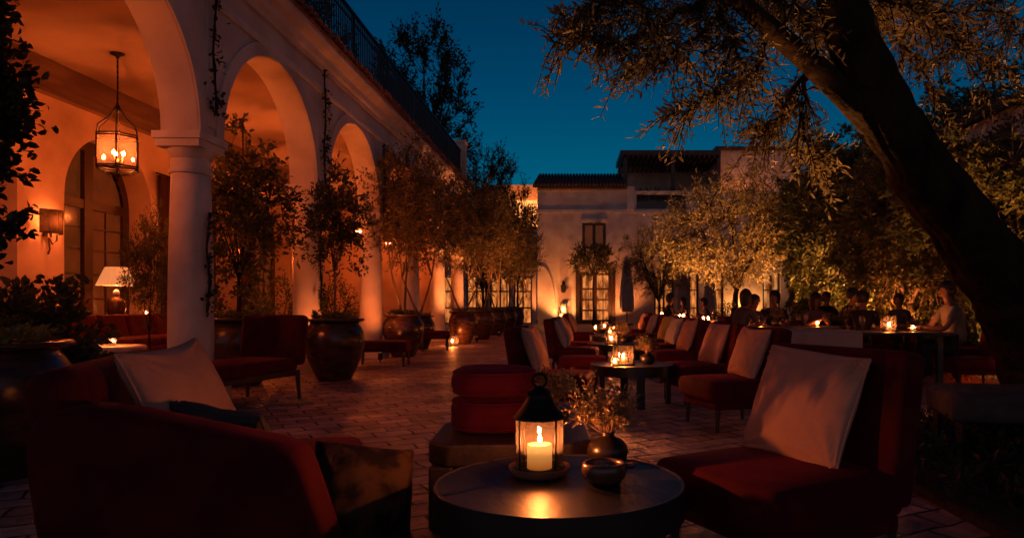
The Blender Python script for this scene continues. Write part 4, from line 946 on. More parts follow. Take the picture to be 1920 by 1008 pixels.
sofa((-5.9, 16.2, 0), R(20), 1.9, 'red sofa in the loggia behind the third column', .9)
sofa((-7.0, 7.2, 0), R(0), 2.0, 'dark sofa in the loggia at the left edge behind the shrubs')
ct = empty('coffee_table', (-6.15, 8.85, 0), 0, 'low round stone-topped table in front of the loggia sofa', 'coffee table')
s = MB(); s.lathe([(.42, .49), (.50, .495), (.515, .51), (.515, .545), (.50, .56), (.44, .562), (.43, .552), (0, .55)], n=40); s.build('table_top', M_STONE, ct)
s = MB(); s.lathe([(.25, .005), (.25, .03), (.10, .06), (.08, .4), (.2, .489)], n=24); s.build('pedestal', M_WOOD, ct)
# foreground left armchair, seen from its near side
ac = empty('armchair', (-1.40, 2.93, 0), R(20), 'big dark red armchair in the left foreground, seen from its side', 'armchair')
s = MB(); s.rbox((.02, .10, .29), (.92, 1.02, .22), .06, puff=.02); s.build('seat', M_RED, ac)
s = MB(); s.rbox((-.50, .13, .50), (.18, 1.24, .74), .075, M=Matrix.Rotation(R(-10), 3, 'Y')); s.build('backrest', M_RED, ac)
# sloping near arm: profile in x,z swept across its thickness, with a rounded top edge
prof = [(-.52, .10), (-.585, .55), (-.59, .66), (-.56, .715), (-.50, .74), (-.42, .755), (-.30, .738), (-.10, .692), (.05, .655), (.19, .622), (.235, .606), (.265, .575), (.285, .53), (.36, .30), (.41, .10)]
s = MB(); n = len(prof); layers = [(-.585, .90), (-.575, .955), (-.55, .99), (-.52, 1.0), (-.45, 1.0), (-.42, .99), (-.395, .955), (-.385, .90)]; vs = []
for yy_, sc_ in layers:
    for (a_, b_) in prof: vs.append((-.05+(a_+.05)*(.3+.7*sc_), yy_, .35+(b_-.35)*sc_ if b_ > .2 else b_))
fs = [(i*n+k, i*n+(k+1) % n, (i+1)*n+(k+1) % n, (i+1)*n+k) for i in range(len(layers)-1) for k in range(n)]+[tuple(range(n)), tuple((len(layers)-1)*n+k for k in range(n))[::-1]]
s.add(vs, fs, True); ao = s.build('armrest', M_RED, ac, fix=True, auto=50)
_r = Matrix.Rotation(R(-13), 3, 'Z'); _p = Vector((-.5, -.48, 0)); ao.rotation_euler = (0, 0, R(-13)); ao.location = _p-_r @ _p
for x, y in ((-.45, -.40), (.40, -.40), (.40, .5), (-.45, .62)):
    s = MB(); s.tube([(x, y, .005), (x, y, .20)], [.02, .03], 4, smooth=False); s.build('leg', M_WOOD, ac)
pillow((-1.60, 2.80, .70), (.86, -.10, .40), 'rosy cream piped cushion leaning on the back of the foreground armchair', M_CREAM, .10, .47, 2)
pillow((-1.34, 2.68, .53), (.25, .75, .55), 'dark slate cushion tucked behind the arm of the foreground armchair', M_SLATE, .1, .40, 3)
pillow((-.86, 2.74, .33), (.55, -.70, .42), 'dark patterned cushion with a black braided edge at the front of the foreground armchair', M_PATT, -.22, .40, 1, .12, M_BRAID)

# ------------------------------------------------------------------ tables and what stands on them
def round_table(loc, rad, h, label, cat='table', group='round black tables'):
    o = empty('round_table', loc, .3, label, cat, group)
    s = MB(); s.lathe([(rad-.04, h-.030), (rad-.012, h-.028), (rad-.006, h-.004), (rad-.012, h), (0, h)], n=72); s.build('table_top', M_TOP, o, auto=30)
    s = MB(); s.lathe([(rad-.022, h-.105), (rad, h-.105), (rad, h+.002), (rad-.003, h+.005), (rad-.009, h+.005), (rad-.012, h+.001), (rad-.012, h-.02), (rad-.022, h-.03)], n=72); s.build('apron', M_BLACK, o, auto=30)
    for k in range(4):
        a = PI/2*k+.15; s = MB(); s.box(((rad-.045)*math.cos(a), (rad-.045)*math.sin(a), (h-.10)/2+.003), (.045, .085, h-.106), a); s.build('leg', M_BLACK, o)
    return o
t0 = round_table((-.078, 2.52, 0), .45, .44, 'round black table in the foreground with the lit lantern on it')
for k, (x, y, lb) in enumerate([(.55, 7.55, 'round black table between the two chair rows holding a square lantern and twigs'), (.55, 11.6, 'third round black table along the chair rows'), (.62, 14.6, 'fourth round black table along the chair rows'), (.75, 18.5, 'far round black table near the house end of the chair rows')]):
    dup(t0, (x, y, 0), k, lb)
FL = 130
def flame(p, o, power, r=.010):
    s = MB(); s.ico((p[0], p[1], p[2]), r, 2, (1, 1, 2.1)); v2 = []
    for v in s.v: v2.append((v[0]-(0 if v[2] < p[2] else (v[0]-p[0])*.55*(v[2]-p[2])/(2.1*r)), v[1]-(0 if v[2] < p[2] else (v[1]-p[1])*.55*(v[2]-p[2])/(2.1*r)), v[2]))
    s.v = v2; return s.build('flame', bulb_mat(power, r*1.25, RUDDY), o)
# the round storm lantern
ln = empty('storm_lantern', (-.158, 2.62, .4415), .3, 'black storm lantern with a lit candle on the foreground round table', 'lantern')
s = MB(); s.lathe([(.09, .0), (.10, .004), (.112, .02), (.118, .034), (.115, .036), (.108, .024), (.0, .022)], n=48); s.build('dish', M_COPPER, ln, auto=40)
s = MB(); s.lathe([(.090, .032), (.090, .213)], n=48); s.f = [f for f in s.f if len(f) == 4]; s.sm = s.sm[:len(s.f)]; s.build('glass', M_GLASS, ln)
s = MB()
for k in range(4):
    a = PI/2*k+.45; s.tube([(.094*math.cos(a), .094*math.sin(a), .026), (.094*math.cos(a), .094*math.sin(a), .220)], .0035, 6)
s.lathe([(.0885, .026), (.095, .026), (.095, .034), (.0885, .034), (.0885, .026)], n=40); s.build('cage', M_IRON, ln)
s = MB(); s.lathe([(.089, .213), (.097, .213), (.099, .219), (.092, .228), (.076, .247), (.060, .270), (.05, .288), (.046, .293), (.046, .308), (.049, .312), (.034, .320), (.02, .329), (.012, .335)], n=48)
n = 20; s.tube([(.026*math.cos(2*PI*k/n), 0, .355+.026*math.sin(2*PI*k/n)) for k in range(n+1)], .005, 8); s.build('roof', M_IRON, ln, auto=40)
s = MB(); s.lathe([(.0, .0225), (.047, .0225), (.047, .112), (.045, .116), (.04, .115), (.015, .110), (0, .109)], n=40); cd = s.build('candle', M_WAX, ln)
s = MB(); s.tube([(0, 0, .108), (.002, 0, .126)], .0016, 5); s.build('wick', M_IRON, cd)
flame((.001, 0, .136), cd, 13, .0065)
# vase with twigs
vz = empty('bud_vase', (.105, 2.76, .4415), 0, 'round black vase with thin flowering twigs on the foreground table', 'vase', 'black vases of twigs')
s = MB(); s.lathe([(.035, 0), (.05, .004), (.075, .03), (.083, .058), (.078, .085), (.055, .108), (.03, .118), (.026, .128), (.032, .138), (.029, .139), (.022, .128), (.02, .11)], n=40); s.build('body', mat('black_glaze', (.008, .006, .006), .3, col2=(.016, .011, .009), scale=20, spec=.5, bump=.1, bscale=30), vz)
rng = np.random.RandomState(9); s = MB(); lf = MB()
for k in range(40):
    a = rng.rand()*2*PI; sp = rng.uniform(.02, .155); H = rng.uniform(.06, .19)*(1 if rng.rand() > .2 else 1.25); p0 = np.array([.012*math.cos(a), .012*math.sin(a), .125]); p2 = np.array([sp*math.cos(a), sp*math.sin(a), .135+H*(1-.25*sp/.155)]); p1 = p0*.45+p2*.55+np.array([0, 0, .02])+rng.normal(0, .014, 3)
    s.tube([p0, p0*.6+p1*.4+rng.normal(0, .006, 3), p1, p2], [.0021, .0018, .0014, .0008], 4, cap=False)
    for q in range(5):
        t = rng.uniform(.15, 1); b0 = p1+(p2-p1)*t; b1 = b0+rng.normal(0, .028, 3)+np.array([0, 0, .012]); s.tube([b0, b1], [.0011, .0006], 3, cap=False)
        m_ = 7; pos = b0+(b1-b0)*np.linspace(.2, 1.05, m_)[:, None]; leaves_into(lf, pos, rng.normal(0, .8, (m_, 3))+(b1-b0)*20, rng.normal(size=(m_, 3)), rng.uniform(.010, .024, m_), rng.uniform(.005, .010, m_), True)
s.build('stems', M_BARK2, vz); lf.build('leaves', M_OLIVE2, vz)
bw = MB(); bw.lathe([(.04, 0), (.055, .004), (.075, .022), (.082, .045), (.078, .068), (.073, .074), (.066, .074), (.067, .06), (.062, .035), (.04, .018), (0, .016)], (.082, 2.50, .4415), 48)
bw.tube([(.082+.076, 2.50, .50), (.082+.105, 2.50, .505), (.082+.112, 2.50, .515)], [.012, .011, .009], 8)
tag(bw.build('bowl', mat('burnished_clay', (.07, .035, .022), .25, col2=(.13, .06, .04), scale=14, spec=.7)), 'small burnished brown bowl with a stub handle on the foreground table', 'bowl')
# square lanterns
def box_lantern(loc, label, w=.17, h=.22, power=20):
    o = empty('glass_lantern', loc, .25, label, 'lantern', 'square glass candle lanterns')
    s = MB(); s.box((0, 0, .008), (w+.02, w+.02, .016)); s.box((0, 0, h), (w+.015, w+.015, .014))
    for x in (-1, 1):
        for y in (-1, 1): s.box((x*w/2, y*w/2, h/2), (.009, .009, h-.02))
    n = 12; s.tube([(w*.35*math.cos(PI*k/n), 0, h+.01+.07*math.sin(PI*k/n)) for k in range(n+1)], .004, 6); s.build('cage', M_IRON, o)
    s = MB()
    for a in range(4):
        c, d = math.cos(PI/2*a), math.sin(PI/2*a); q = w/2-.003; s.add([(c*q-d*q, d*q+c*q, .016), (c*q+d*q, d*q-c*q, .016), (c*q+d*q, d*q-c*q, h-.008), (c*q-d*q, d*q+c*q, h-.008)], [(0, 1, 2, 3)])
    s.build('glass', M_GLASS, o)
    s = MB(); s.lathe([(0, .017), (.03, .017), (.03, .075), (.026, .078), (0, .075)], n=20); c = s.build('candle', M_WAX, o); flame((0, 0, .098), c, power, .012); return o
q0 = box_lantern((.45, 7.42, .4415), 'square glass lantern with a lit candle on the second round table')
for x, y, z, lb in [(.50, 11.5, .4415, 'lit glass lantern on the third round table'), (.60, 14.5, .4415, 'lit glass lantern on the fourth round table'), (.62, 18.4, .4415, 'tiny looking lit lantern on the far round table'), (4.15, 9.35, .724, 'lit lantern with a wire handle on the dark table before the seated man')]: dup(q0, (x, y, z), .3*x, lb)
v2 = dup(vz, (.72, 7.5, .4415), 1.0, 'black vase of leafy twigs beside the square lantern on the second round table'); 
dup(vz, (.72, 11.7, .4415), 2.0, 'black vase of twigs on the third round table'); dup(vz, (.82, 14.7, .4415), 3.0, 'black vase of twigs on the fourth round table')
# wooden stool table and two red round cushions
wt = empty('wooden_side_table', (-.36, 3.66, 0), R(3), 'chunky dark wooden low table carrying the stacked red poufs', 'side table', 'chunky wooden side tables')
s = MB(); s.extrude([(-.40, -.26), (-.30, -.36), (.30, -.36), (.40, -.26), (.40, .26), (.30, .36), (-.30, .36), (-.40, .26)], 'z', .31, .42); s.build('table_top', M_WOOD2, wt, bevel=.015)
for x, y in ((-.33, -.27), (.33, -.27), (-.33, .27), (.33, .27)): s = MB(); s.box((x, y, .156), (.12, .12, .306), PI/4*0); s.build('leg', M_WOOD2, wt, bevel=.015)
dup(wt, (-.86, 7.3, 0), R(5), 'small dark wooden side table behind the nearest chair of the left row', (.6, .6, 1.0))
def pouf(loc, label, h, seed):
    rng = np.random.RandomState(seed); prof = [(.0, 0), (.13, .0), (.185, .004), (.21, .018), (.222, .045), (.225, h*.38), (.226, h*.45), (.226, h*.5), (.226, h*.55), (.225, h*.62), (.222, h-.045), (.208, h-.018), (.18, h-.004), (.12, h+.004), (0, h+.008)]
    s = MB(); n = 48; s.lathe(prof, n=n); nv = []
    for v in s.v:
        a = math.atan2(v[1], v[0]); f = 1+.012*math.sin(5*a+seed)+.008*math.sin(11*a+v[2]*40)+(.034*(abs(math.sin(v[2]*38+.25*math.sin(a*2+seed)))**.6-.8) if seed == 1 else 0)
        sq = 1+.05*abs(math.sin(2*a))**2; nv.append((v[0]*f*sq, v[1]*f*sq, v[2]+.006*math.sin(2*a+seed)*(v[2] > h*.5)))
    s.v = nv; o = s.build('floor_cushion', M_RED2); o.location = loc; tag(o, label, 'floor cushion', 'stacked round red cushions')
    p = MB()
    for z in (.022, h-.022): p.tube([(.214*(1+.05*abs(math.sin(4*PI*k/48))**2)*math.cos(2*PI*k/48), .214*(1+.05*abs(math.sin(4*PI*k/48))**2)*math.sin(2*PI*k/48), z) for k in range(49)], .007, 6, cap=False)
    p.build('piping', M_RED2, o); return o
pouf((-.47, 3.72, .424), 'lower thick folded red cushion of the stack on the wooden table', .175, 1)
pouf((-.465, 3.72, .606), 'upper smooth red cushion of the stack on the wooden table', .145, 2)
# tables on the right side
cl = empty('cloth_covered_table', (2.85, 8.7, 0), R(-3), 'long table under a cream cloth behind the nearest right hand chairs', 'table')
s = MB(); s.rbox((0, 0, .64), (1.15, .62, .26), .05); s.build('tablecloth', M_CLOTH, cl)
for x in (-.45, .45):
    for y in (-.2, .2): s = MB(); s.box((x, y, .26), (.06, .06, .51)); s.build('leg', M_WOOD, cl)
dt = empty('dining_table', (4.1, 9.5, 0), R(-2), 'dark dining table with a lantern in front of the seated man in grey', 'table')
s = MB(); s.box((0, 0, .70), (1.6, .85, .045)); s.build('table_top', M_TOP, dt, bevel=.008)
for x in (-.65, .65):
    for y in (-.3, .3): s = MB(); s.box((x, y, .335), (.07, .07, .67)); s.build('leg', M_BLACK, dt)
lt = empty('dining_table', (4.1, 11.7, 0), R(-1), 'long dark table of the seated group', 'table')
s = MB(); s.box((0, 0, .70), (3.4, .8, .05)); s.build('table_top', M_TOP, lt)
for x in (-1.5, 1.5):
    for y in (-.3, .3): s = MB(); s.box((x, y, .335), (.08, .08, .67)); s.build('leg', M_BLACK, lt)
TBL = [(2.55, 14.2, 'narrow candlelit table behind the right row of chairs'), (2.6, 18.0, 'second candlelit table behind the right row of chairs'), (2.7, 23.0, 'far candlelit table toward the house')]
bt0 = None
for i, (x, y, lb) in enumerate(TBL):
    if bt0 is None:
        bt0 = empty('buffet_table', (x, y, 0), R(80), lb, 'table', 'candlelit tables'); s = MB(); s.box((0, 0, .72), (1.8, .75, .05)); s.build('table_top', M_WOOD, bt0)
        s = MB(); s.rbox((0, 0, .752), (1.86, .4, .008), .003); s.build('table_runner', M_CLOTH, bt0)
        for a_ in (-.8, .8):
            for b_ in (-.3, .3): s = MB(); s.box((a_, b_, .345), (.06, .06, .69)); s.build('leg', M_WOOD, bt0)
    else: dup(bt0, (x, y, 0), R(80+3*i), lb)
def tealight(loc, label, power=9):
    o = empty('candle_glass', loc, 0, label, 'candle', 'small candle glasses')
    s = MB(); s.lathe([(.0, .0), (.032, .0), (.042, .03), (.04, .09)], n=16); s.build('glass', M_AMBERGL, o)
    s = MB(); s.lathe([(0, .006), (.028, .006), (.028, .035), (0, .035)], n=14); c = s.build('candle', M_WAX, o); flame((0, 0, .055), c, power, .012); return o
TL = []
for i, (x, y, lb) in enumerate(TBL):
    for j, (du, what) in enumerate(((-.55, 'near end'), (.0, 'middle'), (.5, 'far end'))):
        TL.append((x+du*math.cos(R(80))+.05*(-1)**j, y+du*math.sin(R(80)), .764, f"candle glass at the {what} of the {['narrow', 'second', 'far'][i]} candlelit table"))
TL += [(.85, 18.4, .4415, 'candle glass beside the lantern on the far round table'), (.38, 18.7, .4415, 'candle glass at the left edge of the far round table'), (.35, 7.3, .4415, 'squat candle glass at the left edge of the second round table'), (4.5, 9.4, .724, 'candle glass right of the wire-handled lantern'), (3.0, 11.6, .727, 'candle glass at the left end of the long table of the group'), (4.0, 11.75, .727, 'candle glass in the middle of the long table of the group'), (5.0, 11.65, .727, 'candle glass at the right end of the long table of the group')]
tl0 = None
for x, y, z, lb in TL:
    if tl0 is None: tl0 = tealight((x, y, z), lb)
    else: dup(tl0, (x, y, z), x, lb)
def wineglass(loc, label):
    o = empty('wine_glass', loc, 0, label, 'glass', 'wine glasses')
    s = MB(); s.lathe([(.035, 0), (.034, .003), (.005, .01), (.004, .09), (.02, .10), (.04, .13), (.042, .16), (.034, .21)], n=16); s.build('bowl', M_GLASS, o); return o
wg0 = wineglass((2.40, 13.75, .764), 'wine glass at the near end of the narrow candlelit table')
for i, (x, y, lb) in enumerate([(2.7, 14.3, 'wine glass in the middle of the narrow candlelit table'), (2.5, 17.7, 'wine glass on the second candlelit table'), (2.75, 18.4, 'wine glass at the far end of the second candlelit table'), (3.6, 11.5, 'wine glass left of the middle of the long group table'), (4.6, 11.5, 'wine glass right of the middle of the long group table')]): dup(wg0, (x, y, .764 if x < 3 else .727), 0, lb)

# ------------------------------------------------------------------ people
def skin_obj(name, nodes, edges, m, parent, sub=2):
    me = bpy.data.meshes.new(name); me.from_pydata([n[:3] for n in nodes], edges, []); o = bpy.data.objects.new(name, me); COL.objects.link(o); o.parent = parent
    md = o.modifiers.new('skin', 'SKIN'); md.use_smooth_shade = True; md.branch_smoothing = .3
    seen = set(); adj = {}
    for a, b in edges: adj.setdefault(a, []).append(b); adj.setdefault(b, []).append(a)
    for i, n in enumerate(nodes):
        d = me.skin_vertices[0].data[i]; r_ = n[3]; d.radius = (r_, r_ if len(n) < 5 else n[4])
        if i not in seen:
            d.use_root = True; st_ = [i]
            while st_:
                q = st_.pop()
                if q in seen: continue
                seen.add(q); st_ += adj.get(q, [])
    ss = o.modifiers.new('sub', 'SUBSURF'); ss.levels = sub; ss.render_levels = sub
    me.materials.append(m); return o
def person(loc, rz, label, shirt, seat=.45, lean=.10, armL=(.42, .16, .32), armR=(.42, -.16, .32), head=0.0, hairlen=.0, skirt=None, sc_=1.0, yaw=0.0):
    """seated figure facing local +x: body one skinned surface with face and five-fingered hands; clothes and hair as children"""
    o = empty('person', loc, rz, label, 'person', 'guests seated in the courtyard'); S = seat+.09
    hx = lean*.55; T = lambda t: (-.02+lean*t, S+.52*t)                  # spine x,z
    sh = T(1.0); nk = (sh[0]+.02, sh[1]+.07); hd = (nk[0]+.035, nk[1]+.10)
    N = []; E = []
    def add(x, y, z, r_, r2=None, par=None):
        N.append((x, y, z, r_, r2 or r_)); i = len(N)-1
        if par is not None: E.append((par, i))
        return i
    pv = add(-.02, 0, S, .13, .15); wa = add(*[T(.4)[0], 0, T(.4)[1]], .105, .13, pv); che = add(T(.8)[0], 0, T(.8)[1], .115, .155, wa); c7 = add(sh[0], 0, sh[1]+.03, .06, .065, che)
    n1 = add(nk[0], 0, nk[1]+.02, .052, None, c7); jaw = add(hd[0]+.01, 0, hd[1]-.005, .068, .062, n1); skl = add(hd[0]-.008, 0, hd[1]+.075, .098, .078, jaw); top = add(hd[0]-.012, 0, hd[1]+.135, .06, .055, skl)
    A = {}
    for sg, arm in ((1, armL), (-1, armR)):
        s1 = add(sh[0], sg*.185, sh[1]-.03, .052, None, che); hand = Vector((sh[0]+arm[0], arm[1], S+arm[2])); s_ = Vector((sh[0], sg*.185, sh[1]-.03)); mid = (hand+s_)/2; L = (hand-s_).length
        off = math.sqrt(max(.0, .29**2-(L/2)**2)); dn = Vector((-.25, sg*.55, -.8)).normalized(); el = mid+dn*off
        e1 = add(*el, .041, None, s1); fa = add(*(el.lerp(hand, .4)), .040, None, e1); wr = add(*hand, .026, .03, fa)
        dr_ = (hand-el).normalized(); pal = hand+dr_*.05; p1 = add(*pal, .030, .022, wr); A[sg] = (s_, el, hand, dr_, pal)
        k1 = add(-.02+.20, sg*.11, S-.015, .088, None, pv); k2 = add(.42, sg*.13, S-.005, .064, None, k1); cf = add(.44, sg*.13, S-.22, .056, None, k2); an = add(.42, sg*.13, .09, .036, None, cf); tp = add(.56, sg*.135, .035, .035, .03, an)
    for sg in (1, -1):                                                     # fingers rooted inside the palm
        s_, el, hand, d, pal = A[sg]; side = d.cross(Vector((0, 0, 1))).normalized()
        for k, (of, ln_) in enumerate(((-.026, .07), (-.009, .08), (.009, .078), (.025, .062))):
            b = pal+side*of+d*.005; i0 = add(*b, .010); i1 = add(*(b+d*ln_*.5+Vector((0, 0, -.004))), .009, None, i0); add(*(b+d*ln_*.9+Vector((0, 0, -.025))), .007, None, i1)
        b = hand+d*.015; i0 = add(*b, .011); i1 = add(*(b+side*(-.038*sg*1)+d*.03), .010, None, i0); add(*(b+side*(-.045*sg)+d*.058+Vector((0, 0, -.008))), .008, None, i1)
    cy_, sy_ = math.cos(yaw), math.sin(yaw)
    def H(dx, dy): return (hd[0]-.008+(dx+.008)*cy_-dy*sy_, (dx+.008)*sy_+dy*cy_)
    i0 = add(*H(.085, 0), hd[1]+.055, .012); add(*H(.108, 0), hd[1]+.028, .014, None, i0)    # nose
    for sg in (1, -1): i0 = add(*H(-.012, sg*.074), hd[1]+.06, .010); add(*H(-.02, sg*.083), hd[1]+.035, .012, None, i0)
    body = skin_obj('body', N, E, M_SKIN, o)
    s = MB()
    for sg in (1, -1): s.ico((*H(.083, sg*.031), hd[1]+.066), .012, 1, (.7, 1.2, .8))
    s.ico((*H(.088, 0), hd[1]-.012), .018, 1, (.5, 1.3, .35)); s.build('face', mat('face_dark', (.06, .025, .02), .4), body)
    G = 1.14; CN = []; CE = []
    def ca(x, y, z, r_, r2=None, par=None):
        CN.append((x, y, z, r_, r2 or r_)); i = len(CN)-1
        if par is not None: CE.append((par, i))
        return i
    a0 = ca(-.02, 0, S-.02, .145, .175); a1 = ca(T(.4)[0], 0, T(.4)[1], .125, .155, a0); a2 = ca(T(.8)[0], 0, T(.8)[1], .132, .175, a1); a3 = ca(sh[0], 0, sh[1]+.04, .072, .078, a2)
    for sg in (1, -1):
        s_, el, hand, d, pal = A[sg]; q = ca(*s_, .068, None, a2); ca(*(s_.lerp(el, .75)), .060, None, q)
    skin_obj('shirt', CN, CE, shirt, o); CN.clear(); CE.clear()
    b0 = ca(-.02, 0, S-.01, .140, .165)
    for sg in (1, -1): k1 = ca(.18, sg*.11, S-.015, .098, None, b0); k2 = ca(.43, sg*.13, S-.005, .074, None, k1); k3 = ca(.44, sg*.13, S-.22, .066, None, k2); ca(.42, sg*.13, .12, .052, None, k3)
    skin_obj('trousers', list(CN), list(CE), skirt or M_DENIM, o)
    s = MB(); n = 28; m_ = 14; vs = []; rs = np.random.RandomState(int(loc[0]*100) % 1000)
    for i in range(m_+1):
        ph = PI*.74*i/m_
        for k in range(n):
            a = 2*PI*k/n; front = math.cos(a); lim = ph*(1-.40*max(0, front)**.5)
            rr = 1+.03*math.sin(a*9+i)+rs.uniform(-.015, .015)
            vs.append((*H(-.024+.118*rr*math.sin(lim)*math.cos(a), .101*rr*math.sin(lim)*math.sin(a)), hd[1]+.072+.122*rr*math.cos(lim)-(hairlen*(i/m_)**3 if front < .35 else 0)))
    s.add(vs, [(i*n+k, (i+1)*n+k, (i+1)*n+(k+1) % n, i*n+(k+1) % n) for i in range(m_) for k in range(n)], True); h = s.build('hair', M_HAIR, o)
    sd = h.modifiers.new('t', 'SOLIDIFY'); sd.thickness = .012; sd.offset = -1
    o.scale = (sc_,)*3; return o
person((5.05, 9.35, 0), PI-.08, 'man in a grey tee shirt seated at the dark table on the right, looking left', M_TEE, .45, .10, (.40, .12, .24), (.40, -.14, .24))
GU = [(2.95, 12.4, -PI/2+.5, M_NAVY, 'guest in navy at the left end of the long table, turned right', .0, .3, .22), (3.50, 12.6, -PI/2-.2, M_BLK, 'guest in black with bushy hair, second along the long table', .05, -.7, .05), (4.02, 12.35, -PI/2+.2, M_MAUVE, 'guest in a mauve top with long hair leaning over the middle of the long table', .16, .5, .30), (4.72, 12.45, -PI/2+.5, M_BLK, 'dark-shirted guest leaning to a neighbour at the long table', .0, .6, .18), (5.08, 12.5, -PI/2-.7, M_NAVY, 'guest in navy at the right of the long table, turned left', .02, -.6, .12),
      (2.55, 11.35, .4, M_WHITE, 'guest in a pale top at the near left corner of the long table', .10, .4, .16), (4.35, 10.75, PI/2-.5, M_BLK, 'guest in black seen from behind at the long table', .0, -.8, .2),
      (2.15, 17.6, -.3, M_BLK, 'distant guest left of the second candlelit table', .05, .2, .1), (3.35, 18.2, PI+.2, M_NAVY, 'distant guest right of the second candlelit table', .02, -.2, .15), (3.45, 22.8, PI, M_MAUVE, 'distant guest at the far candlelit table', .12, .3, .1),
      (6.1, 13.2, PI+.6, M_NAVY, 'guest in dark blue sitting apart near the clipped hedge', .03, .3, .1), (5.6, 16.0, -PI/2, M_BLK, 'guest in black far behind the long table, facing the camera', .04, .5, .15), (3.9, 16.4, -1.2, M_WHITE, 'distant guest in a pale top between the tables', .12, -.4, .1)]
for i, (x, y, rz, shm, lb, hl, yw, le) in enumerate(GU):
    person((x, y, 0), rz, lb, shm, .45, le, (.30+.08*(i % 2), .10, .20+.05*(i % 3)), (.36, -.10, .20+.16*((i+1) % 3 == 0)), 0, hl, None, (.90, .95, .92, .98)[i % 4], yw)
for i, (x, y, rz, lb) in enumerate([(5.22, 9.30, PI-.08, 'red chair under the man in the grey tee shirt')]+[(g_[0]-.08*math.cos(g_[2]), g_[1]-.08*math.sin(g_[2]), g_[2], 'red chair under the '+g_[4].split(', turned')[0].replace(',', '')) for k_, g_ in enumerate(GU) if k_ != 6]):
    dup(ch0, (x, y, 0), rz, ' '.join(lb.split()[:15]), (1, 1, .9))
for x, y, lb in [(3.3, 11.75, 'black vase of twigs at the left of the long group table'), (4.6, 11.85, 'black vase of twigs at the right of the long group table')]: dup(vz, (x, y, .727), x, lb)
for x, y, lb in [(3.75, 11.55, 'wine glass before the guest in black at the long table'), (4.25, 11.9, 'wine glass before the guest in mauve at the long table'), (5.2, 11.5, 'wine glass at the right end of the long group table'), (3.85, 9.5, 'wine glass left of the wire-handled lantern'), (4.62, 9.62, 'wine glass nearest the man in the grey tee shirt')]: dup(wg0, (x, y, .727 if y > 11 else .7245), 0, lb)
bench('footstool', (4.32, 10.7, 0), .3, (.5, .5), 'low stool under the guest in black seen from behind', 'stool', seat_h=.46, leg_h=.3, group=OT)
dup(ch0, (5.95, 11.7, 0), PI-.2, 'empty red chair at the right end of the long table')
# dark drapes and leafy planters inside the loggia
dp0 = None
for k, (y, lb) in enumerate([(14.3, 'dark drape beside the first arched door, behind the nearest column'), (17.62, 'dark drape between the second and third arched doors'), (20.9, 'dark drape far along the loggia wall')]):
    if dp0: dup(dp0, (WX+.12, y, 0), 0, lb); continue
    dp0 = empty('drape', (WX+.12, y, 0), 0, lb, 'curtain', 'drapes of the loggia'); q_ = MB(); n = 40; vs = []
    for z in (.03, 1.2, 2.4, 3.7):
        for k_ in range(n+1): t_ = k_/n; vs.append((.05*math.sin(t_*34+z*.4)+.02*math.sin(t_*11+z), (t_-.5)*(.72-.05*math.sin(z*1.3)), z))
    q_.add(vs, [(i*(n+1)+k_, i*(n+1)+k_+1, (i+1)*(n+1)+k_+1, (i+1)*(n+1)+k_) for i in range(3) for k_ in range(n)], True); q_.build('cloth', fabric_mat('brown_drape', (.06, .025, .018)), dp0)
    q_ = MB(); q_.tube([(0, -.45, 3.72), (0, .45, 3.72)], .018, 8); q_.build('rod', M_IRON, dp0)
for k, (x, y, lb, sz) in enumerate([(-7.9, 14.6, 'leafy plant by the dark drape inside the loggia', 1.25), (-7.8, 17.9, 'leafy plant inside the loggia behind the slim potted tree', 1.4), (-7.4, 21.0, 'leafy plant deep inside the loggia', 1.5), (-6.4, 13.6, 'low leafy plant behind the wide pot under the first arch', 1.0)]):
    hedge('loggia_plant', lb, (x, y, 0), (.8*sz, .8*sz, 1.35*sz), 900, 20+k, M_HERB if k % 2 else M_FICUS, .10, .05, 'plants inside the loggia')
for k, (x, y, z, lb) in enumerate([(-6.2, 8.7, .566, 'candle glass on the stone-topped loggia table'), (-6.05, 8.95, .566, 'second candle glass on the stone-topped loggia table, nearer the column'), (-8.1, 12.9, .887, 'candle glass on the console right of the table lamp')]): dup(tl0, (x, y, z), k, lb)

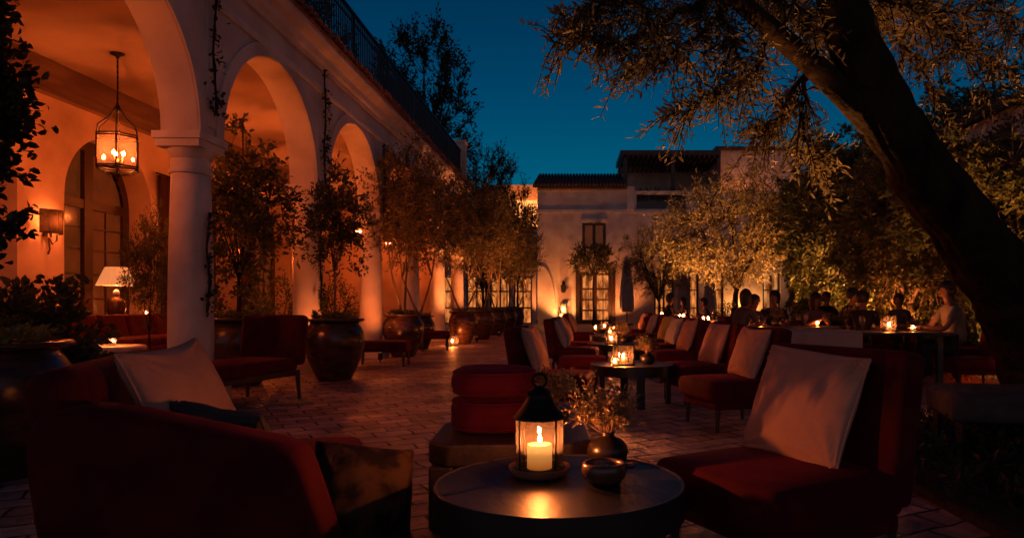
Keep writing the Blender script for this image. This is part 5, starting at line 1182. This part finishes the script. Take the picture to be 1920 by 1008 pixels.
# ------------------------------------------------------------------ uplights and floor lamps of the courtyard
UP = [('uplight at the foot of the golden olive, on its left', (4.6, 28.0, 0), (4.4, 29, 4.2), 2600, 80, AMBER), ('uplight at the foot of the golden olive, on its right', (7.9, 28.0, 0), (8.2, 29, 4.4), 2600, 80, AMBER), ('uplight far in front of the golden olive', (5.6, 24.6, 0), (6.3, 29, 4.8), 2200, 62, AMBER),
      ('uplight under the pale-trunked garden tree', (7.3, 18.3, 0), (8.2, 19.4, 4), 1500, 100, AMBER), ('uplight under the big dark green tree', (7.7, 22.6, 0), (9.6, 24.5, 4), 650, 100, AMBER), ('uplight under the red-lit trunk', (6.6, 14.4, 0), (7.3, 15.3, 3), 700, 100, RUDDY),
      ('uplight hidden in the bright yellow-green bush', (5.35, 9.9, .0), (6.9, 11.0, 1.7), 260, 120, AMBER), ('uplight in the bed right of the black trunk', (5.3, 7.6, 0), (8.8, 10.5, 2.6), 900, 110, AMBER), ('uplight at the white house wall beside the door', (-1.05, 38.1, 0), (-1.0, 39.0, 2.6), 260, 130, AMBER),
      ('uplight by the pot in front of the second column', (-3.95, 10.45, 0), (-3.9, 10.9, 3.4), 80, 120, WARM), ('uplight behind the reddish lit pot', (-3.0, 19.9, 0), (-3.5, 20.4, 4), 620, 120, RUDDY), ('uplight in the far row of pots, beyond the second pot', (-2.75, 23.2, 0), (-3.3, 23.4, 4), 620, 120, RUDDY), ('uplight in the far row of pots, beyond the fourth pot', (-2.7, 29.6, 0), (-3.3, 29.8, 4), 620, 120, RUDDY),
      ('uplight between the third column and the red bench', (-3.8, 13.1, 0), (-4.1, 14.3, 4), 120, 120, WARM), ('uplight behind the black trunk, aimed up into its branches', (1.95, 6.95, .0), (.6, 4.7, 3.3), 800, 58, AMBER), ('uplight far right behind the black trunk, aimed along its boughs', (4.9, 6.3, .0), (3.0, 4.8, 3.0), 620, 72, AMBER),
      ('uplight at the foot of the closed parasol by the house', (2.0, 37.6, 0), (1.6, 39, 4.5), 420, 130, RUDDY), ('uplight at the left corner of the white house', (-1.9, 37.0, 0), (-1.2, 39, 5.5), 420, 110, RUDDY), ('uplight hidden behind the large red foreground chair, aimed up to the left', (1.32, 4.55, .0), (.2, 4.5, 3.0), 330, 60, AMBER), ('uplight on the roof terrace of the white house', (9.4, 40.4, 6.4), (10.2, 41.6, 8.8), 260, 130, RUDDY), ('uplight at the right wing wall lighting a pale pier', (9.0, 38.2, 0), (9.1, 39, 2.2), 420, 130, AMBER)]  # uplights at parasol, house corner, foreground chair and roof terrace added as fill
for lb, loc, aim, pw, an, cl_ in UP: uplight(lb, loc, aim, pw, an, cl_)
# lit wall lantern by the house door and pedestal lantern by the right wing
for (x, y, z, lb, pw) in [(-1.0, 38.75, .62, 'square lit lantern standing on a plinth against the white house wall', 26), (9.05, 37.9, .62, 'bright lantern on a plinth in front of the right wing', 34)]:
    o = empty('plinth_lantern', (x, y, 0), 0, lb, 'lantern', 'lanterns on plinths'); s = MB(); s.box((0, 0, .3), (.4, .4, .6)); s.build('plinth', M_STONE, o); s = MB()
    for a_ in (-1, 1):
        for b_ in (-1, 1): s.box((a_*.17, b_*.17, .87), (.03, .03, .5))
    s.box((0, 0, 1.13), (.42, .42, .04)); s.box((0, 0, .62), (.40, .40, .03)); s.build('cage', M_IRON, o); s = MB(); s.ico((0, 0, .85), .06, 2, (1, 1, 1.8)); s.build('bulb', bulb_mat(pw, .08, AMBER), o)

wlq = empty('wall_lantern', (-1.0, HY-.004, 2.05), 0, 'small dark unlit iron lantern fixed on the white house wall above the lit plinth lantern', 'wall lamp')
q_ = MB(); q_.box((0, -.03, .1), (.16, .05, .5)); q_.tube([(0, -.05, .3), (0, -.2, .34), (0, -.24, .24)], .018, 6); q_.build('bracket', M_IRON, wlq)
q_ = MB(); q_.lathe([(.0, .26), (.05, .22), (.17, .12), (.16, .10), (.13, -.2), (.15, -.22), (.02, -.28)], (0, -.24, 0), 6, smooth=False); q_.build('housing', M_IRON, wlq)

dup(vz, (-.15, 3.74, .424), 2.4, 'black vase of green sprigs on the wooden table beside the stacked red cushions')
dup(q0, (-3.42, 18.35, .006), .8, 'lit glass lantern standing on the paving beside the reddish lit pot', 1.35)
